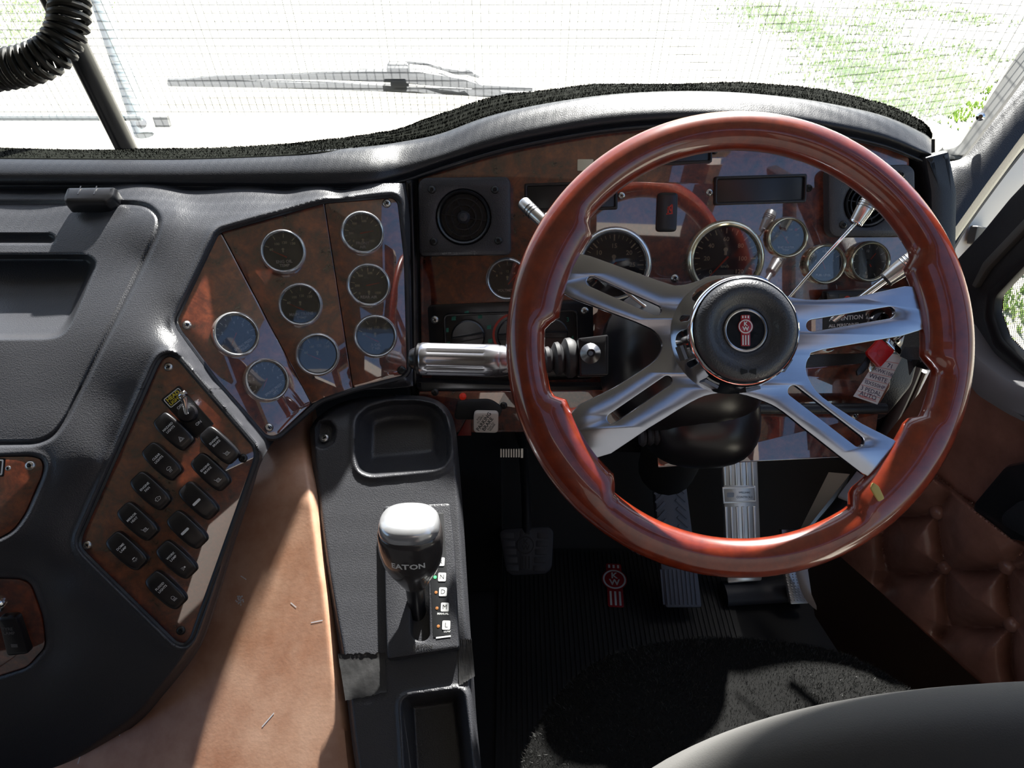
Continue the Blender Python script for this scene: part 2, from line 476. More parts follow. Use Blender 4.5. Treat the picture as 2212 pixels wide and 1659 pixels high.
WH = Pl(D(1597, 741, .73), WHN)
DP = Pl.of3((1830, 1200, 1.25), (2142, 1478, 1.0), (2110, 750, .95))      # door skin
GL = Pl(D(280, 310, 1.29), (0, -math.cos(R(15)), -math.sin(R(15))))       # windscreen
FLOOR = Pl((0, 0, 0), (0, 0, 1))

# ---------------------------------------------------------------- outside
GZ = -1.55
rng = np.random.default_rng(3)
mb = MB(); mb.grid([[(x, y, GZ) for x in np.linspace(-40, 40, 9)] for y in np.linspace(-6, 60, 9)])
struct('ground', mb, 'dry_ground')
mb = MB(); gm = []
def tuft(x, y, s):
    for _ in range(9):
        a = rng.uniform(0, 6.28); l = s * rng.uniform(.5, 1.2); wv = s * .12; lean = rng.uniform(.2, 1.0) * l
        dx, dy = math.cos(a), math.sin(a); bx, by = x + dx * s * .2 * rng.uniform(-1, 1), y + dy * s * .2 * rng.uniform(-1, 1)
        gm.append([(bx - dy * wv, by + dx * wv, GZ), (bx + dy * wv, by - dx * wv, GZ), (bx + dx * lean, by + dy * lean, GZ + l)])
GP = Pl((0, 0, GZ), (0, 0, 1))
def patch(px, py, spread, n):
    c = GP.P(px, py)
    k = GP.d(px, py) / FPX
    for _ in range(n):
        x = rng.normal(0, spread[0]) * k; y = rng.normal(0, spread[1]) * k * 3.2
        tuft(c[0] + x, c[1] + y, rng.uniform(.04, .07))
for (px, py, sx, sy, n) in ((1700, 40, 70, 22, 70), (1790, 95, 46, 18, 55), (1830, 150, 60, 16, 60), (1710, 60, 40, 14, 30), (1950, 20, 60, 16, 40), (2090, 40, 40, 14, 26),
        (1960, 120, 60, 22, 50), (1900, 180, 70, 16, 50), (2010, 170, 50, 22, 40), (2050, 230, 46, 20, 40), (1880, 60, 40, 18, 26), (2120, 120, 30, 20, 24), (1640, 20, 40, 14, 20), (1930, 230, 40, 14, 26),
        (2080, 180, 30, 14, 20), (60, 60, 60, 40, 60), (20, 20, 60, 30, 40), (60, 15, 40, 14, 20), (2170, 640, 40, 40, 30)):
    patch(px, py, (sx, sy), n * 7)
# turf on the far side of the truck, seen through the door window
for _ in range(900):
    tuft(rng.uniform(1.6, 7), rng.uniform(.2, 7), rng.uniform(.06, .14))
for t in gm: mb.add(t, [(0, 1, 2)])
o = solo('grass', mb, 'grass_blade', 'green grass tufts on the pale ground outside the windscreen', 'grass', smooth=0, kind='stuff')

# ---------------------------------------------------------------- cab shell
mb = MB()
mb.grid([[(x, y, 0) for x in (-2.1, -.6, .2, .92)] for y in (-1.2, 0, 1.05, 1.5)]); struct('floor', mb, 'matte_black')
mb = MB(); mb.box(-2.12, .95, -1.24, -1.2, 0, 2.0); struct('wall_back', mb, 'back_vinyl')
mb = MB(); mb.box(-2.12, .72, -.50, .98, 1.92, 1.98); mb.box(-2.12, .10, -1.24, -.50, 1.92, 1.98); mb.box(.10, .95, -1.24, -1.0, 1.92, 1.98); mb.box(-2.12, .80, .90, 1.08, 1.86, 1.95); struct('ceiling', mb, 'ceiling_vinyl')  # unseen roof opening added so sky reflects in spokes and panels
mb = MB(); mb.box(-2.16, -2.1, -1.24, 1.5, 0, .85); mb.box(-2.16, -2.1, -1.24, -.9, .85, 1.95); mb.box(-2.16, -2.1, .95, 1.35, .85, 1.95); mb.box(-2.16, -2.1, -.9, .95, 1.7, 1.95); struct('wall_left', mb, 'back_vinyl')
mb = MB(); mb.box(.80, .86, -1.24, -.62, 0, 1.95); mb.box(.80, .86, -.62, .2, 1.72, 1.95); mb.box(.80, .86, .2, 1.5, 0, .40); struct('wall_right', mb, 'back_vinyl')
mb = MB(); mb.box(-2.1, .92, 1.31, 1.36, 0, .74); struct('wall_front', mb, 'deep_black')
# engine tunnel under the leather and console
mb = MB(); mb.box(-2.1, -.02, .95, 1.3, 0, .45); mb.box(-2.1, -.12, -.6, .95, 0, .36); struct('trim_1', mb, 'deep_black')
# windscreen panes, divider, frame
def gpt(x, z, off=0.):
    y = GL.p[1] - (z - GL.p[2]) * math.tan(R(15)); return (x, y + off, z)
XP = D(282, 312, 1.29)[0]
for nm, xa, xb in (('window_1', XP + .012, .72), ('window_2', -2.05, XP - .012)):
    mb = MB(); v = [gpt(xa, .74), gpt(xb, .74), gpt(xb, .86), gpt(xb if xb < 0 else 1.45, 1.82), gpt(xa, 1.82)]
    mb.add(v, [(0, 1, 2, 3, 4)]); o = struct(nm, mb, 'wind_glass', smooth=0)
# divider post
pp = [DV(262, 296, 1.27), DV(225, 215, 1.295), DV(165, 80, 1.335), DV(110, -45, 1.38)]
mb = MB(); mb.tube([Vector(gpt(XP, .80, -.02)), Vector(gpt(XP, 1.3, -.02)), Vector(gpt(XP, 1.82, -.02))], .021, 12, sq=.8); struct('trim_2', mb, 'smooth_black')
mb = MB(); mb.box(-2.1, .80, 1.28, 1.32, .68, .74); struct('trim_3', mb, 'smooth_black')

# ---------------------------------------------------------------- insect screen
def scr(x, z, off=.11):
    y = gpt(x, z)[1] + off; b = max(0., (x - .15) / .75); return (x, y - .11 * b ** 2.2, z)
sc = thing('insect_screen', 'fine square wire insect screen mounted outside the windscreen', 'screen', Matrix.Translation(scr(0, .9)))
mb = MB(); r = .00065
def wire(P):
    off = len(mb.v)
    for p in P: mb.v += [(p[0] - r, p[1], p[2]), (p[0] + r * .5, p[1] - r, p[2] + r), (p[0] + r * .5, p[1] + r, p[2] - r)]
    for i in range(len(P) - 1):
        for k in range(3): mb.f.append((off + i * 3 + k, off + i * 3 + (k + 1) % 3, off + i * 3 + 3 + (k + 1) % 3, off + i * 3 + 3 + k))
XS = np.arange(-2.05, .89, .0135)
for x in XS:
    z0 = .855 if x < XP + .9 else (.70 if x > .05 else .93)
    z0 = max(z0, .85 + (x - .72)); wire([scr(x, z) for z in (z0, 1.3, 1.7)])
for z in np.arange(.70, 1.68, .0135):
    x0 = -2.05 if z > .855 else (.05 if z < .93 else .0)
    wire([scr(x, z) for x in np.r_[x0, np.linspace(max(x0, .05), min(.89, .72 + max(0, z - .85)), 12)]])
wpart('wire_mesh', mb, 'wire', sc, smooth=0, kind='stuff')
mb = MB(); mb.tube([scr(-2.05, .85), scr(-1, .85), scr(XP - .02, .85)], .006, 8); wpart('bottom_bar', mb, 'alloy_tube', sc)
mb = MB(); up_ = [DV(312, 292, 1.42), DV(262, 140, 1.47), DV(205, -30, 1.53)]
mb.tube(up_, .018, 10, sq=.5); wpart('upright_bar', mb, 'alloy_tube', sc)
mb = MB(); f = axis_frame(DV(305, 266, 1.405), CAM - D(305, 266, 1.405)); mb.lathe([(.010, 0), (.010, .004), (.006, .007), (0, .007)], 14, f); wpart('bolt', mb, 'dark_steel', sc)
mb = MB(); a = DV(350, 262, 1.42); mb.box(-.014, .014, -.005, .005, -.010, .010, Matrix.Translation(a)); wpart('clip', mb, 'grey_rubber', sc)

# ---------------------------------------------------------------- wiper, on the outer face of the glass
GO = GL.lift(-.035)
wp = thing('windscreen_wiper', 'long dark wiper lying across the outside of the bright windscreen', 'wiper', GO.frame(850, 190))
def gp(px, py): return Vector(GO.P(px, py).tolist())
mb = MB(); mb.tube([gp(x, y) for x, y in ((365, 178), (560, 181), (800, 188), (1000, 198), (1180, 210))], .0068, 8); wpart('blade', mb, 'wiper_black', wp)
mb = MB(); mb.tube([gp(x, y) for x, y in ((395, 176), (470, 168), (570, 166), (700, 167), (850, 173), (960, 182), (1150, 193))], .0042, 8); wpart('bridge', mb, 'wiper_black', wp)
mb = MB(); mb.tube([gp(x, y) for x, y in ((570, 167), (700, 162), (800, 160), (905, 162), (1000, 176), (1120, 214))], [.004, .0055, .008, .009, .007, .005], 8); wpart('arm', mb, 'wiper_black', wp)
f = GO.frame(862, 146)
mb = MB(); mb.plate(rect(.036, .020, .003), .02, .003); mb.plate(rect(.030, .014, .003, 0, -.018), .02, .003)
wpart('pivot_box', MB().add([f @ Vector(p) for p in mb.v], mb.f), 'wiper_black', wp)
mb = MB(); mb.tube([gp(x, y) for x, y in ((880, 134), (920, 138), (960, 150), (1000, 156), (1035, 166))], .0026, 8); wpart('washer_hose', mb, 'wiper_black', wp)
mb = MB(); mb.tube([gp(x, y) for x, y in ((962, 150), (985, 155), (1000, 157), (1012, 155), (1022, 160))], [.003, .005, .004, .005, .002], 8); wpart('hose_joint', mb, 'wiper_black', wp)

# ---------------------------------------------------------------- coiled microphone cord
path = crv([(-60, 158, .62), (-10, 152, .62), (60, 140, .62), (115, 112, .62), (145, 60, .62), (150, 0, .62), (148, -60, .62)], 40)
W = [DV(*p) for p in path]
L = [0.]
for i in range(1, len(W)): L.append(L[-1] + (W[i] - W[i - 1]).length)
tot = L[-1]; turns = int(tot / .0066); N = turns * 14; pts = []
for i in range(N + 1):
    s = tot * i / N; k = min(max(np.searchsorted(L, s) - 1, 0), len(W) - 2); t = (s - L[k]) / max(L[k + 1] - L[k], 1e-9)
    p = W[k].lerp(W[k + 1], t); T = (W[k + 1] - W[k]).normalized(); x = T.cross(Vector(FW.tolist())).normalized(); y = T.cross(x)
    a = 2 * math.pi * turns * i / N; pts.append(p + (x * math.cos(a) + y * math.sin(a)) * .0142)
mb = MB(); mb.tube(pts, .0030, 7)
solo('coiled_cord', mb, 'cord', 'black coiled microphone cord hanging in front of the windscreen divider', 'cord')

# ---------------------------------------------------------------- dashboard body
dash = thing('dashboard', 'grained black padded dashboard wrapping round the driver', 'dashboard', Matrix.Translation(D(500, 700, .95).tolist()))
GPO = [(382, 693), (470, 509), (480, 502), (700, 440), (848, 428), (859, 438), (873, 560), (879, 800), (868, 812), (762, 838), (690, 862), (602, 938), (588, 943), (574, 940), (470, 822), (386, 708)]
SWO = [(342, 792), (352, 775), (367, 769), (384, 775), (548, 966), (551, 985), (545, 1005), (412, 1378), (398, 1390), (382, 1385), (186, 1192), (175, 1175), (180, 1155)]
BLO = [(-70, 988), (70, 986), (90, 992), (95, 1008), (90, 1030), (55, 1110), (30, 1145), (-5, 1165), (-70, 1182)]
BL2O = [(-70, 1246), (48, 1250), (68, 1262), (92, 1330), (100, 1395), (60, 1440), (-70, 1480)]
def facet(px, py):
    """which of the three gauge facets a pixel lies on"""
    sA = (px - 478) * (873 - 505) - (py - 505) * (672 - 478); sB = (px - 700) * (838 - 440) - (py - 440) * (762 - 700)
    return F1 if sA < 0 else (F2 if sB < 0 else F3)
ctrl = [(-70, 398, 1.0), (200, 398, 1.0), (400, 400, 1.0), (620, 402, 1.0), (740, 403, 1.003), (-70, 450, .972), (200, 450, .962), (380, 455, .946), (300, 445, .952),
        (400, 500, .928), 
        (-70, 560, .93), (150, 560, .928), (300, 560, .918), (-70, 700, .885), (150, 700, .88), (300, 700, .872), (-70, 860, .85), (100, 860, .845), (240, 860, .847),
        (-70, 960, .83), (120, 1000, .822), (210, 1000, .828), (120, 1130, .818), (-70, 1200, .82), (100, 1200, .818), (140, 1300, .828), (-70, 1400, .845), (150, 1450, .85), (250, 1480, .85), (-70, 1720, .92), (100, 1640, .90), (300, 1540, .86), (420, 1420, .842),
        (890, 560, 1.03), (890, 700, 1.01), (890, 830, .99)]
def around(O, pf, off, dd, n=26):
    Q = np.array(O, float); c = Q.mean(0); acc = 0; per = []
    for i in range(len(Q)):
        a, b = Q[i], Q[(i + 1) % len(Q)]; l = np.linalg.norm(b - a)
        for k in range(max(1, int(l / 45))): per.append(a + (b - a) * (k / max(1, int(l / 45))))
    for p in per:
        q = p + (c - p) / np.linalg.norm(c - p) * -off
        if any(sdf(np.array([q[0]]), np.array([q[1]]), X)[0] < 14 for X in (GPO, SWO, BLO, BL2O) if X is not O and not (len(O) < len(X) and O[0] in X)): continue
        if -80 < q[0] < 890: ctrl.append((q[0], q[1], pf(*p).d(q[0], q[1]) + dd))
around(GPO, facet, 14, -.006)
around(SWO, lambda x, y: SW, 14, -.006)
around([p for p in BLO if p[0] > -60], lambda x, y: BL, 10, -.004)
around([p for p in BL2O if p[0] > -60], lambda x, y: BL2, 10, -.004)
for p in ((480, 690), (500, 760), (560, 860)): ctrl.append(p + (F1.d(*p) - .004,))
for p in ((600, 560), (640, 680), (690, 800)): ctrl.append(p + (F2.d(*p) - .004,))
for p in ((780, 500), (800, 620), (820, 740)): ctrl.append(p + (F3.d(*p) - .004,))
for p in ((350, 900), (450, 950), (300, 1150), (380, 1250), (420, 1100), (425, 850), (500, 930), (530, 985), (390, 800), (480, 1050), (440, 1180), (350, 820), (250, 1050), (200, 1170), (300, 1270), (390, 1360)): ctrl.append(p + (SW.d(*p) - .004,))
DL = tps(ctrl)
RB = [(885, 396), (887, 560), (890, 700), (892, 820), (888, 834), (860, 838), (760, 846), (690, 872), (630, 920), (590, 955), (562, 1005), (545, 1060), (505, 1180), (475, 1280), (445, 1370), (415, 1425), (350, 1505), (300, 1560), (200, 1632), (140, 1668), (60, 1710), (-60, 1760)]
RBs = crv(RB, 8)
ry = np.array([p[1] for p in RBs]); rx = np.array([p[0] for p in RBs])
ys = np.unique(np.r_[np.arange(396, 834, 3.2), np.arange(834, 880, .6), np.arange(880, 1400, 3.2), np.arange(1400, 1760, 5.)])
xr = np.interp(ys, ry, rx)
n = 300; fr = np.linspace(0, 1, n)
PXg = -72 + (xr[:, None] + 72) * fr[None]; PYg = np.repeat(ys[:, None], n, 1)
d = DL(PXg, PYg)
pdg = np.full(PXg.shape, -1.)
for O, pf in ((GPO, facet), (SWO, lambda x, y: SW), (BLO, lambda x, y: BL), (BL2O, lambda x, y: BL2)):
    q = sdf(PXg, PYg, rnd(O, 16)); wq = ss(-q, -16, -1); ii = np.argwhere(q < 16)
    for i, j in ii:
        x, y = PXg[i, j], PYg[i, j]; d[i, j] += wq[i, j] * max(0., pf(x, y).d(x, y) - .002 - d[i, j])
for O in (GPO, SWO):
    q = sdf(PXg, PYg, rnd(O, 16)); d += .016 * (ss(-q, -10, 5) if O is SWO else ss(-q, -6, 7)); d -= .0035 * np.exp(-((q - 12) / 9) ** 2)
for O in (BLO, BL2O):
    q = sdf(PXg, PYg, rnd(O, 16)); d += .011 * ss(-q, -3, 5); d -= .002 * np.exp(-((q - 8) / 6) ** 2)
LID = rnd([(-120, 440), (290, 440), (322, 446), (345, 470), (338, 505), (312, 560), (142, 905), (115, 942), (80, 957), (-120, 961)], 18)
qL = sdf(PXg, PYg, LID); d += .007 * np.exp(-(qL / 5.) ** 2); d += .004 * ss(-qL, -2, 12)
q = sdf(PXg, PYg, rnd([(-120, 506), (112, 506), (120, 515), (112, 525), (-120, 525)], 6)); d += .012 * ss(-q, -3, 3)
POC = rnd([(-120, 553), (188, 553), (206, 568), (150, 700), (132, 722), (105, 729), (-120, 731)], 14)
q = sdf(PXg, PYg, POC); dep = .034 * ss(PYg, 760, 640) + .006; d += dep * ss(-q, -5, 8)
q = sdf(PXg, PYg, RBs, closed=False); d += .022 * (1 - ss(q, 0, 26)) ** 2
W = world_grid(PXg, PYg, d)
sk = world_grid(PXg[:, -1] - 4, PYg[:, -1], d[:, -1] + .07)[:, None]
cx_ = (PXg[:-1, :-1] + PXg[1:, 1:]) / 2; cy_ = (PYg[:-1, :-1] + PYg[1:, 1:]) / 2
inl = sdf(cx_, cy_, LID) < 0
W2 = np.concatenate([W, sk], 1); inl2 = np.concatenate([inl, np.zeros((len(inl), 1), bool)], 1)
wpart('moulding', grid_mb(W2, ~inl2), 'black_plastic', dash, smooth=60)
wpart('compartment_lid', grid_mb(W2, inl2), 'black_plastic', dash, smooth=60)
# latch of the lid
LT = Pl.of3((150, 430, .965), (258, 430, .965), (200, 470, .950))
f = LT.frame(205, 436, up=-.004); s = LT.m(205, 436)
mb = MB(); mb.plate(rnd([(-54 * s, 20 * s), (52 * s, 22 * s), (54 * s, -6 * s), (40 * s, -24 * s), (-48 * s, -24 * s), (-54 * s, -10 * s)], 8 * s), .020, .006)
lt = wpart('latch', MB().add([f @ Vector(p) for p in mb.v], mb.f), 'smooth_black', dash)
mb = MB()
for i in (-22, 12): mb.box(i * s - .0006, i * s + .0006, -3 * s, 20 * s, .0195, .0206)
wpart('latch_rib', MB().add([f @ Vector(p) for p in mb.v], mb.f), 'dark_steel', lt)

# brow roll along the top of the dash
BX = [-70, 200, 400, 600, 700, 800, 870, 950, 1050, 1150, 1300, 1450, 1600, 1750, 1900, 1990, 2012]
PT = [335, 337, 337, 330, 322, 315, 305, 288, 252, 228, 205, 196, 199, 215, 246, 284, 300]
PF = [368, 368, 368, 364, 362, 357, 348, 328, 294, 270, 245, 235, 236, 250, 280, 318, 330]
PB = [402, 402, 403, 404, 404, 400, 385, 358, 327, 303, 277, 264, 264, 276, 306, 340, 346]
PC = [406, 406, 407, 408, 410, 408, 396, 372, 342, 318, 291, 277, 277, 289, 318, 352, 358]
def dref(i):
    x = BX[i]; a = PA.d(x, PC[i]); return 1.0 if x < 750 else (1.0 + (a - 1.0) * ss(np.array(float(x)), 750, 920).item())
rows = []
rows.append([(x, PT[i] - 14, dref(i) + .10) for i, x in enumerate(BX)])
rows.append([(x, PT[i] - 2, dref(i) + .045) for i, x in enumerate(BX)])
rows.append([(x, PT[i] + 6, dref(i) + .008) for i, x in enumerate(BX)])
rows.append([(x, PF[i], dref(i) - .012) for i, x in enumerate(BX)])
rows.append([(x, PB[i] - 12, dref(i) - .014) for i, x in enumerate(BX)])
rows.append([(x, PB[i], dref(i) - .006) for i, x in enumerate(BX)])
rows.append([(x, PB[i] + 5, dref(i) - .012) for i, x in enumerate(BX)])
rows.append([(x, PC[i], dref(i) - .004) for i, x in enumerate(BX)])
rows.append([(x, PC[i] + 3, dref(i) + .03) for i, x in enumerate(BX)])
wpart('brow_pad', grid_mb(loft(rows, 8, 5)), 'soft_pad', dash, smooth=70)
# fur mat on top, and the shelf running forward to the glass
MT = [317, 322, 319, 311, 301, 289, 276, 249, 214, 197, 182, 181, 177, 191, 221, 262, 290]
rows = [[(x, PT[i] + (6 if x < 790 else 1), dref(i) + (.006 if x < 790 else .022)) for i, x in enumerate(BX)], [(x, PT[i] - 5, dref(i) + .036) for i, x in enumerate(BX)], [(x, MT[i] + 4, dref(i) + .062) for i, x in enumerate(BX)], [(x, MT[i], dref(i) + .085) for i, x in enumerate(BX)]]
Wm = loft(rows, 8, 4)
jit = rng.normal(0, .0022, Wm.shape[1]); jit = np.convolve(jit, np.ones(7) / 4, 'same')
for k in range(3): Wm[-1 - k, :, 2] += jit * (1 - k * .3)
back = Wm[-1:].copy(); back[..., 2] -= .03; back[..., 1] += .03
Wm = np.concatenate([Wm, back], 0)
dm = thing('dash_mat', 'shaggy black mat edge along the top of the dashboard', 'mat', Matrix.Translation(D(1200, 200, 1.1).tolist()))
wpart('pile_backing', grid_mb(Wm), 'fur_black', dm, smooth=60)
mb = MB(); K = Wm.shape[1]
for _ in range(14000):
    i = rng.integers(1, 13); j = rng.integers(0, K - 1); t = rng.random(); p = Wm[min(i, Wm.shape[0] - 3), j] * (1 - t) + Wm[min(i, Wm.shape[0] - 3), j + 1] * t
    l = rng.uniform(.0015, .0035); dv = np.array([rng.normal(0, .5), rng.normal(-.3, .4), 1.]) * l; s_ = .0005
    mb.add([p + [-s_, 0, 0], p + [s_, 0, 0], p + dv], [(0, 1, 2)])
wpart('pile', mb, 'fur_black', dm, smooth=0, kind='stuff')
top = [[tuple(Wm[-2, j]) for j in range(0, K, 4)], [(Wm[-2, j][0], Wm[-2, j][1] + .02, Wm[-2, j][2] - .05) for j in range(0, K, 4)], [(Wm[-2, j][0], 1.28, .745) for j in range(0, K, 4)]]
wpart('shelf', MB().grid(top), 'matte_black', dash)
# ridge between the gauge wing and the main panel
def strip(L, pl, h, bev, up=0.):
    """raised moulding laid on a plane, world coordinates"""
    f = pl.frame(*L[0], up=up); mb = MB(); mb.plate(pl.loc(f, L), h, bev); return MB().add([f @ Vector(p) for p in mb.v], mb.f)
wpart('divider', strip(rnd([(874, 392), (900, 386), (906, 560), (908, 700), (912, 850), (890, 850), (884, 700), (880, 560)], 6), PA.lift(-.02), .036, .010), 'soft_pad', dash)
wpart('divider_rib', strip(rnd([(884, 396), (892, 394), (898, 560), (902, 832), (893, 834), (889, 560)], 3), PA.lift(.012), .008, .003), 'smooth_black', dash)
wpart('end_cap', strip(rnd([(1955, 345), (2012, 330), (2030, 420), (2028, 560), (2010, 700), (1985, 790), (1965, 790), (1972, 600), (1968, 420)], 8), PA.lift(-.03), .05, .012), 'soft_pad', dash)
wpart('lower_rail', strip(rnd([(900, 812), (1180, 822), (1420, 822), (1420, 846), (1180, 848), (905, 850)], 6), PA.lift(-.01), .035, .010), 'smooth_black', dash)
mb = MB(); A = [D(880, 330, 1.16), D(2020, 300, 1.16), D(2020, 1000, 1.30), D(880, 960, 1.30)]; mb.add([tuple(p) for p in A], [(0, 1, 2, 3)]); wpart('back_board', mb, 'deep_black', dash)
# ---------------------------------------------------------------- veneered panels
def board(par, pl, O, h=.004, bev=.0012, r=8, mat='burl_wood', name='board', holes=(), up=-.002):
    f = pl.frame(*O[0], up=up); mb = MB(); mb.plate(pl.loc(f, rnd(O, r)), h, bev, [pl.loc(f, q) for q in holes])
    return wpart(name, MB().add([f @ Vector(p) for p in mb.v], mb.f), mat, par)
def locF(par, F): return par.matrix_world.inverted() @ F
def bead(O, pf, name):
    L = rnd(O, 16); L = [tuple(p) for p in inset(ccw([(x, -y) for x, y in L]), -5.)]; P = []
    for x, y in L: q = pf(x, -y); P.append(Vector((q.P(x, -y) + q.n * .0012).tolist()))
    mb = MB(); mb.tube(P, .0036, 8, closed=True); wpart(name, mb, 'soft_pad', dash)
bead(SWO, lambda x, y: SW, 'panel_lip'); bead(GPO, facet, 'panel_lip')
gp1 = thing('gauge_fascia', 'three-faced burl wood gauge panel beside the stalk end', 'panel', F2.frame(620, 660))
board(gp1, F1, [(382, 693), (470, 509), (478, 505), (672, 873), (602, 938), (588, 943), (574, 940), (470, 822), (386, 708)], r=9, name='facet')
board(gp1, F2, [(479, 503), (700, 440), (762, 838), (673, 872)], r=2, name='facet')
board(gp1, F3, [(701, 440), (848, 428), (859, 438), (873, 560), (879, 800), (868, 812), (763, 838)], r=6, name='facet')
for x, y, pl, b in ((835, 440, F3, 0), (403, 703, F1, 0), (580, 924, F1, 0), (867, 800, F3, 1)): screw(gp1, locF(gp1, pl.frame(x, y, up=.0015)), 9.5 * pl.m(x, y), bool(b))
swp = thing('switch_panel', 'diamond-shaped glossy burl wood switch panel beside the leather cover', 'panel', SW.frame(365, 1080))
board(swp, SW, SWO, r=14)
for x, y, b in ((365, 793, 0), (526, 990, 1), (190, 1177, 0), (392, 1361, 1)): screw(swp, locF(swp, SW.frame(x, y, up=.0015)), 9.5 * SW.m(x, y), bool(b))
bl1 = thing('small_veneer_panel', 'small orange burl veneer panel below the storage lid', 'panel', BL.frame(20, 1060))
board(bl1, BL, BLO, r=14)
screw(bl1, locF(bl1, BL.frame(68, 1006, up=.0015)), 11 * BL.m(68, 1006)); screw(bl1, locF(bl1, BL.frame(20, 1012, up=.0015)), 6 * BL.m(20, 1012))
f = BL.frame(-16, 1010, up=.002); s = BL.m(0, 1010)
mb = MB(); mb.plate(rect(56 * s, 40 * s, 4 * s), .001, .0003); part('label_plate', mb, 'smooth_black', bl1, M=locF(bl1, f))
mb = MB(); mb.plate(rect(50 * s, 34 * s, 4 * s), .0004, .0001, holes=[rect(44 * s, 28 * s, 3 * s)], z0=.001); part('label_border', mb, 'white_print', bl1, M=locF(bl1, f))
bl2 = thing('shaded_veneer_panel', 'dark burl veneer panel in shadow at the dashboard foot', 'panel', BL2.frame(20, 1350))
board(bl2, BL2, BL2O, r=14)
f = BL2.frame(-4, 1302, up=.002); s = BL2.m(0, 1300)
solo('socket', MB().lathe([(19 * s, 0), (19 * s, .004), (16 * s, .006), (13 * s, .004), (12 * s, -.004), (0, -.004)], 24), 'chrome', 'chrome rimmed round socket on the shaded veneer panel', 'socket', M=f)
# main panel
ip = thing('instrument_panel', 'wide burl wood instrument panel behind the steering wheel', 'panel', PA.frame(1500, 560))
MPO = [(904, 372), (1000, 338), (1100, 314), (1250, 288), (1450, 270), (1600, 270), (1750, 282), (1900, 312), (1962, 340), (1966, 420), (1968, 640), (1950, 770), (1640, 775), (1400, 825), (912, 828)]
board(ip, PA, MPO, r=6)
screw(ip, locF(ip, PA.frame(1457, 601, up=.002)), 9 * PA.m(1457, 601)); screw(ip, locF(ip, PA.frame(1543, 325, up=.002)), 8 * PA.m(1543, 325), True)
for x, y in ((1532, 416), (1745, 407), (1342, 423)): screw(ip, locF(ip, PA.frame(x, y, up=.002)), 8 * PA.m(x, y), x > 1600)
# cover plates (blank display openings)
def bezel_blank(cx, cy, w, h, rot, label, px):
    f = PA.frame(cx, cy, rot, up=.001); s = PA.m(cx, cy); t = thing('blanking_plate', label, 'cover plate', f, 'black blanking plates on the burl panel')
    mb = MB(); mb.plate(rect(w * s, h * s, 5 * s), .006, .002, holes=[rect((w - 12) * s, (h - 12) * s, 4 * s)]); part('frame', mb, 'smooth_black', t)
    mb = MB(); mb.plate(rect((w - 11) * s, (h - 11) * s, 4 * s), .0025, .0004); part('plate', mb, 'switch_black', t); return t
bezel_blank(1233, 425, 200, 60, .03, 'black rectangular blanking plate next to the round air vent', 0)
bezel_blank(1446, 333, 180, 46, .05, 'black rectangular blanking plate highest on the burl panel', 0)
bezel_blank(1640, 410, 198, 60, .03, 'black rectangular blanking plate above the speedometer', 0)
f = PA.frame(1264, 357, up=.002); s = PA.m(1264, 357)
mb = MB(); mb.plate(rect(34 * s, 24 * s, 2 * s), .002, .0005); solo('paper_sticker', mb, 'cream_print', 'small cream sticker at the end of the highest blanking plate', 'sticker', M=f)
# rocker with red mark
f = PA.frame(1439, 459, up=.001); s = PA.m(1439, 459)
t = thing('warning_switch', 'flat black rocker switch with a red mark above the dials', 'switch', f)
mb = MB(); mb.plate(rect(43 * s, 82 * s, 9 * s), .009, .003); part('rocker', mb, 'switch_black', t)
mb = MB()
for a, b in (((-1, 6), (9, 16)), ((9, 16), (9, -2)), ((1, 12), (1, -4)), ((-3, -4), (11, -2)), ((4, 8), (7, 2))): mb.flat(bar((a[0] * s, a[1] * s), (b[0] * s, b[1] * s), 3 * s), .0093)
part('symbol', mb, 'red_print', t)
for x, y in ((1333, 446), (1478, 473)):
    pass

# ---------------------------------------------------------------- air vents
def vent(cx, cy, O, rad, scr_, label):
    f = PA.frame(cx, cy, up=.002); s = PA.m(cx, cy); t = thing('air_vent', label, 'air vent', f, 'round air vents on the burl panel')
    mb = MB(); mb.plate([tuple(p) for p in PA.loc(f, rnd(O, 22))], .018, .005, holes=[circ(rad * s, 36)]); part('frame', mb, 'black_plastic', t)
    mb = MB(); mb.lathe([(rad * s, .017), (rad * .96 * s, .020), (rad * .90 * s, .018), (rad * .86 * s, .0015), (0, .001)], 36, cap=False); part('barrel', mb, 'smooth_black', t)
    mb = MB()
    for q in (.72, .48): mb.lathe([(rad * q * s, .002), (rad * q * s, .0135), (rad * (q - .05) * s, .0135), (rad * (q - .05) * s, .002)], 32, cap=False)
    part('guide_ring', mb, 'smooth_black', t)
    mb = MB(); mb.lathe([(rad * .24 * s, .002), (rad * .24 * s, .012), (rad * .15 * s, .016), (0, .017)], 20); part('centre_boss', mb, 'black_plastic', t)
    for k in range(6):
        a = math.pi * 2 * k / 6 + .9; mb = MB(); mb.box(rad * .24 * s, rad * .84 * s, -.0007, .0007, .002, .0115, Matrix.Rotation(a, 4, 'Z')); part('vane', mb, 'smooth_black', t)
    for x, y in scr_: screw(t, f.inverted() @ PA.frame(x, y, up=.0195), 8.5 * s, True)
vent(1003, 470, [(906, 386), (1096, 384), (1103, 395), (1104, 545), (1096, 551), (914, 554), (908, 545)], 57, ((936, 412), (1070, 412), (940, 522), (1077, 520)), 'round black air vent beside the gauge wing ridge')
vent(1862, 440, [(1776, 362), (1950, 358), (1962, 370), (1964, 500), (1955, 512), (1790, 513), (1778, 500)], 49, ((1807, 383), (1808, 486), (1930, 380), (1935, 486)), 'round black air vent partly behind the steering wheel rim')

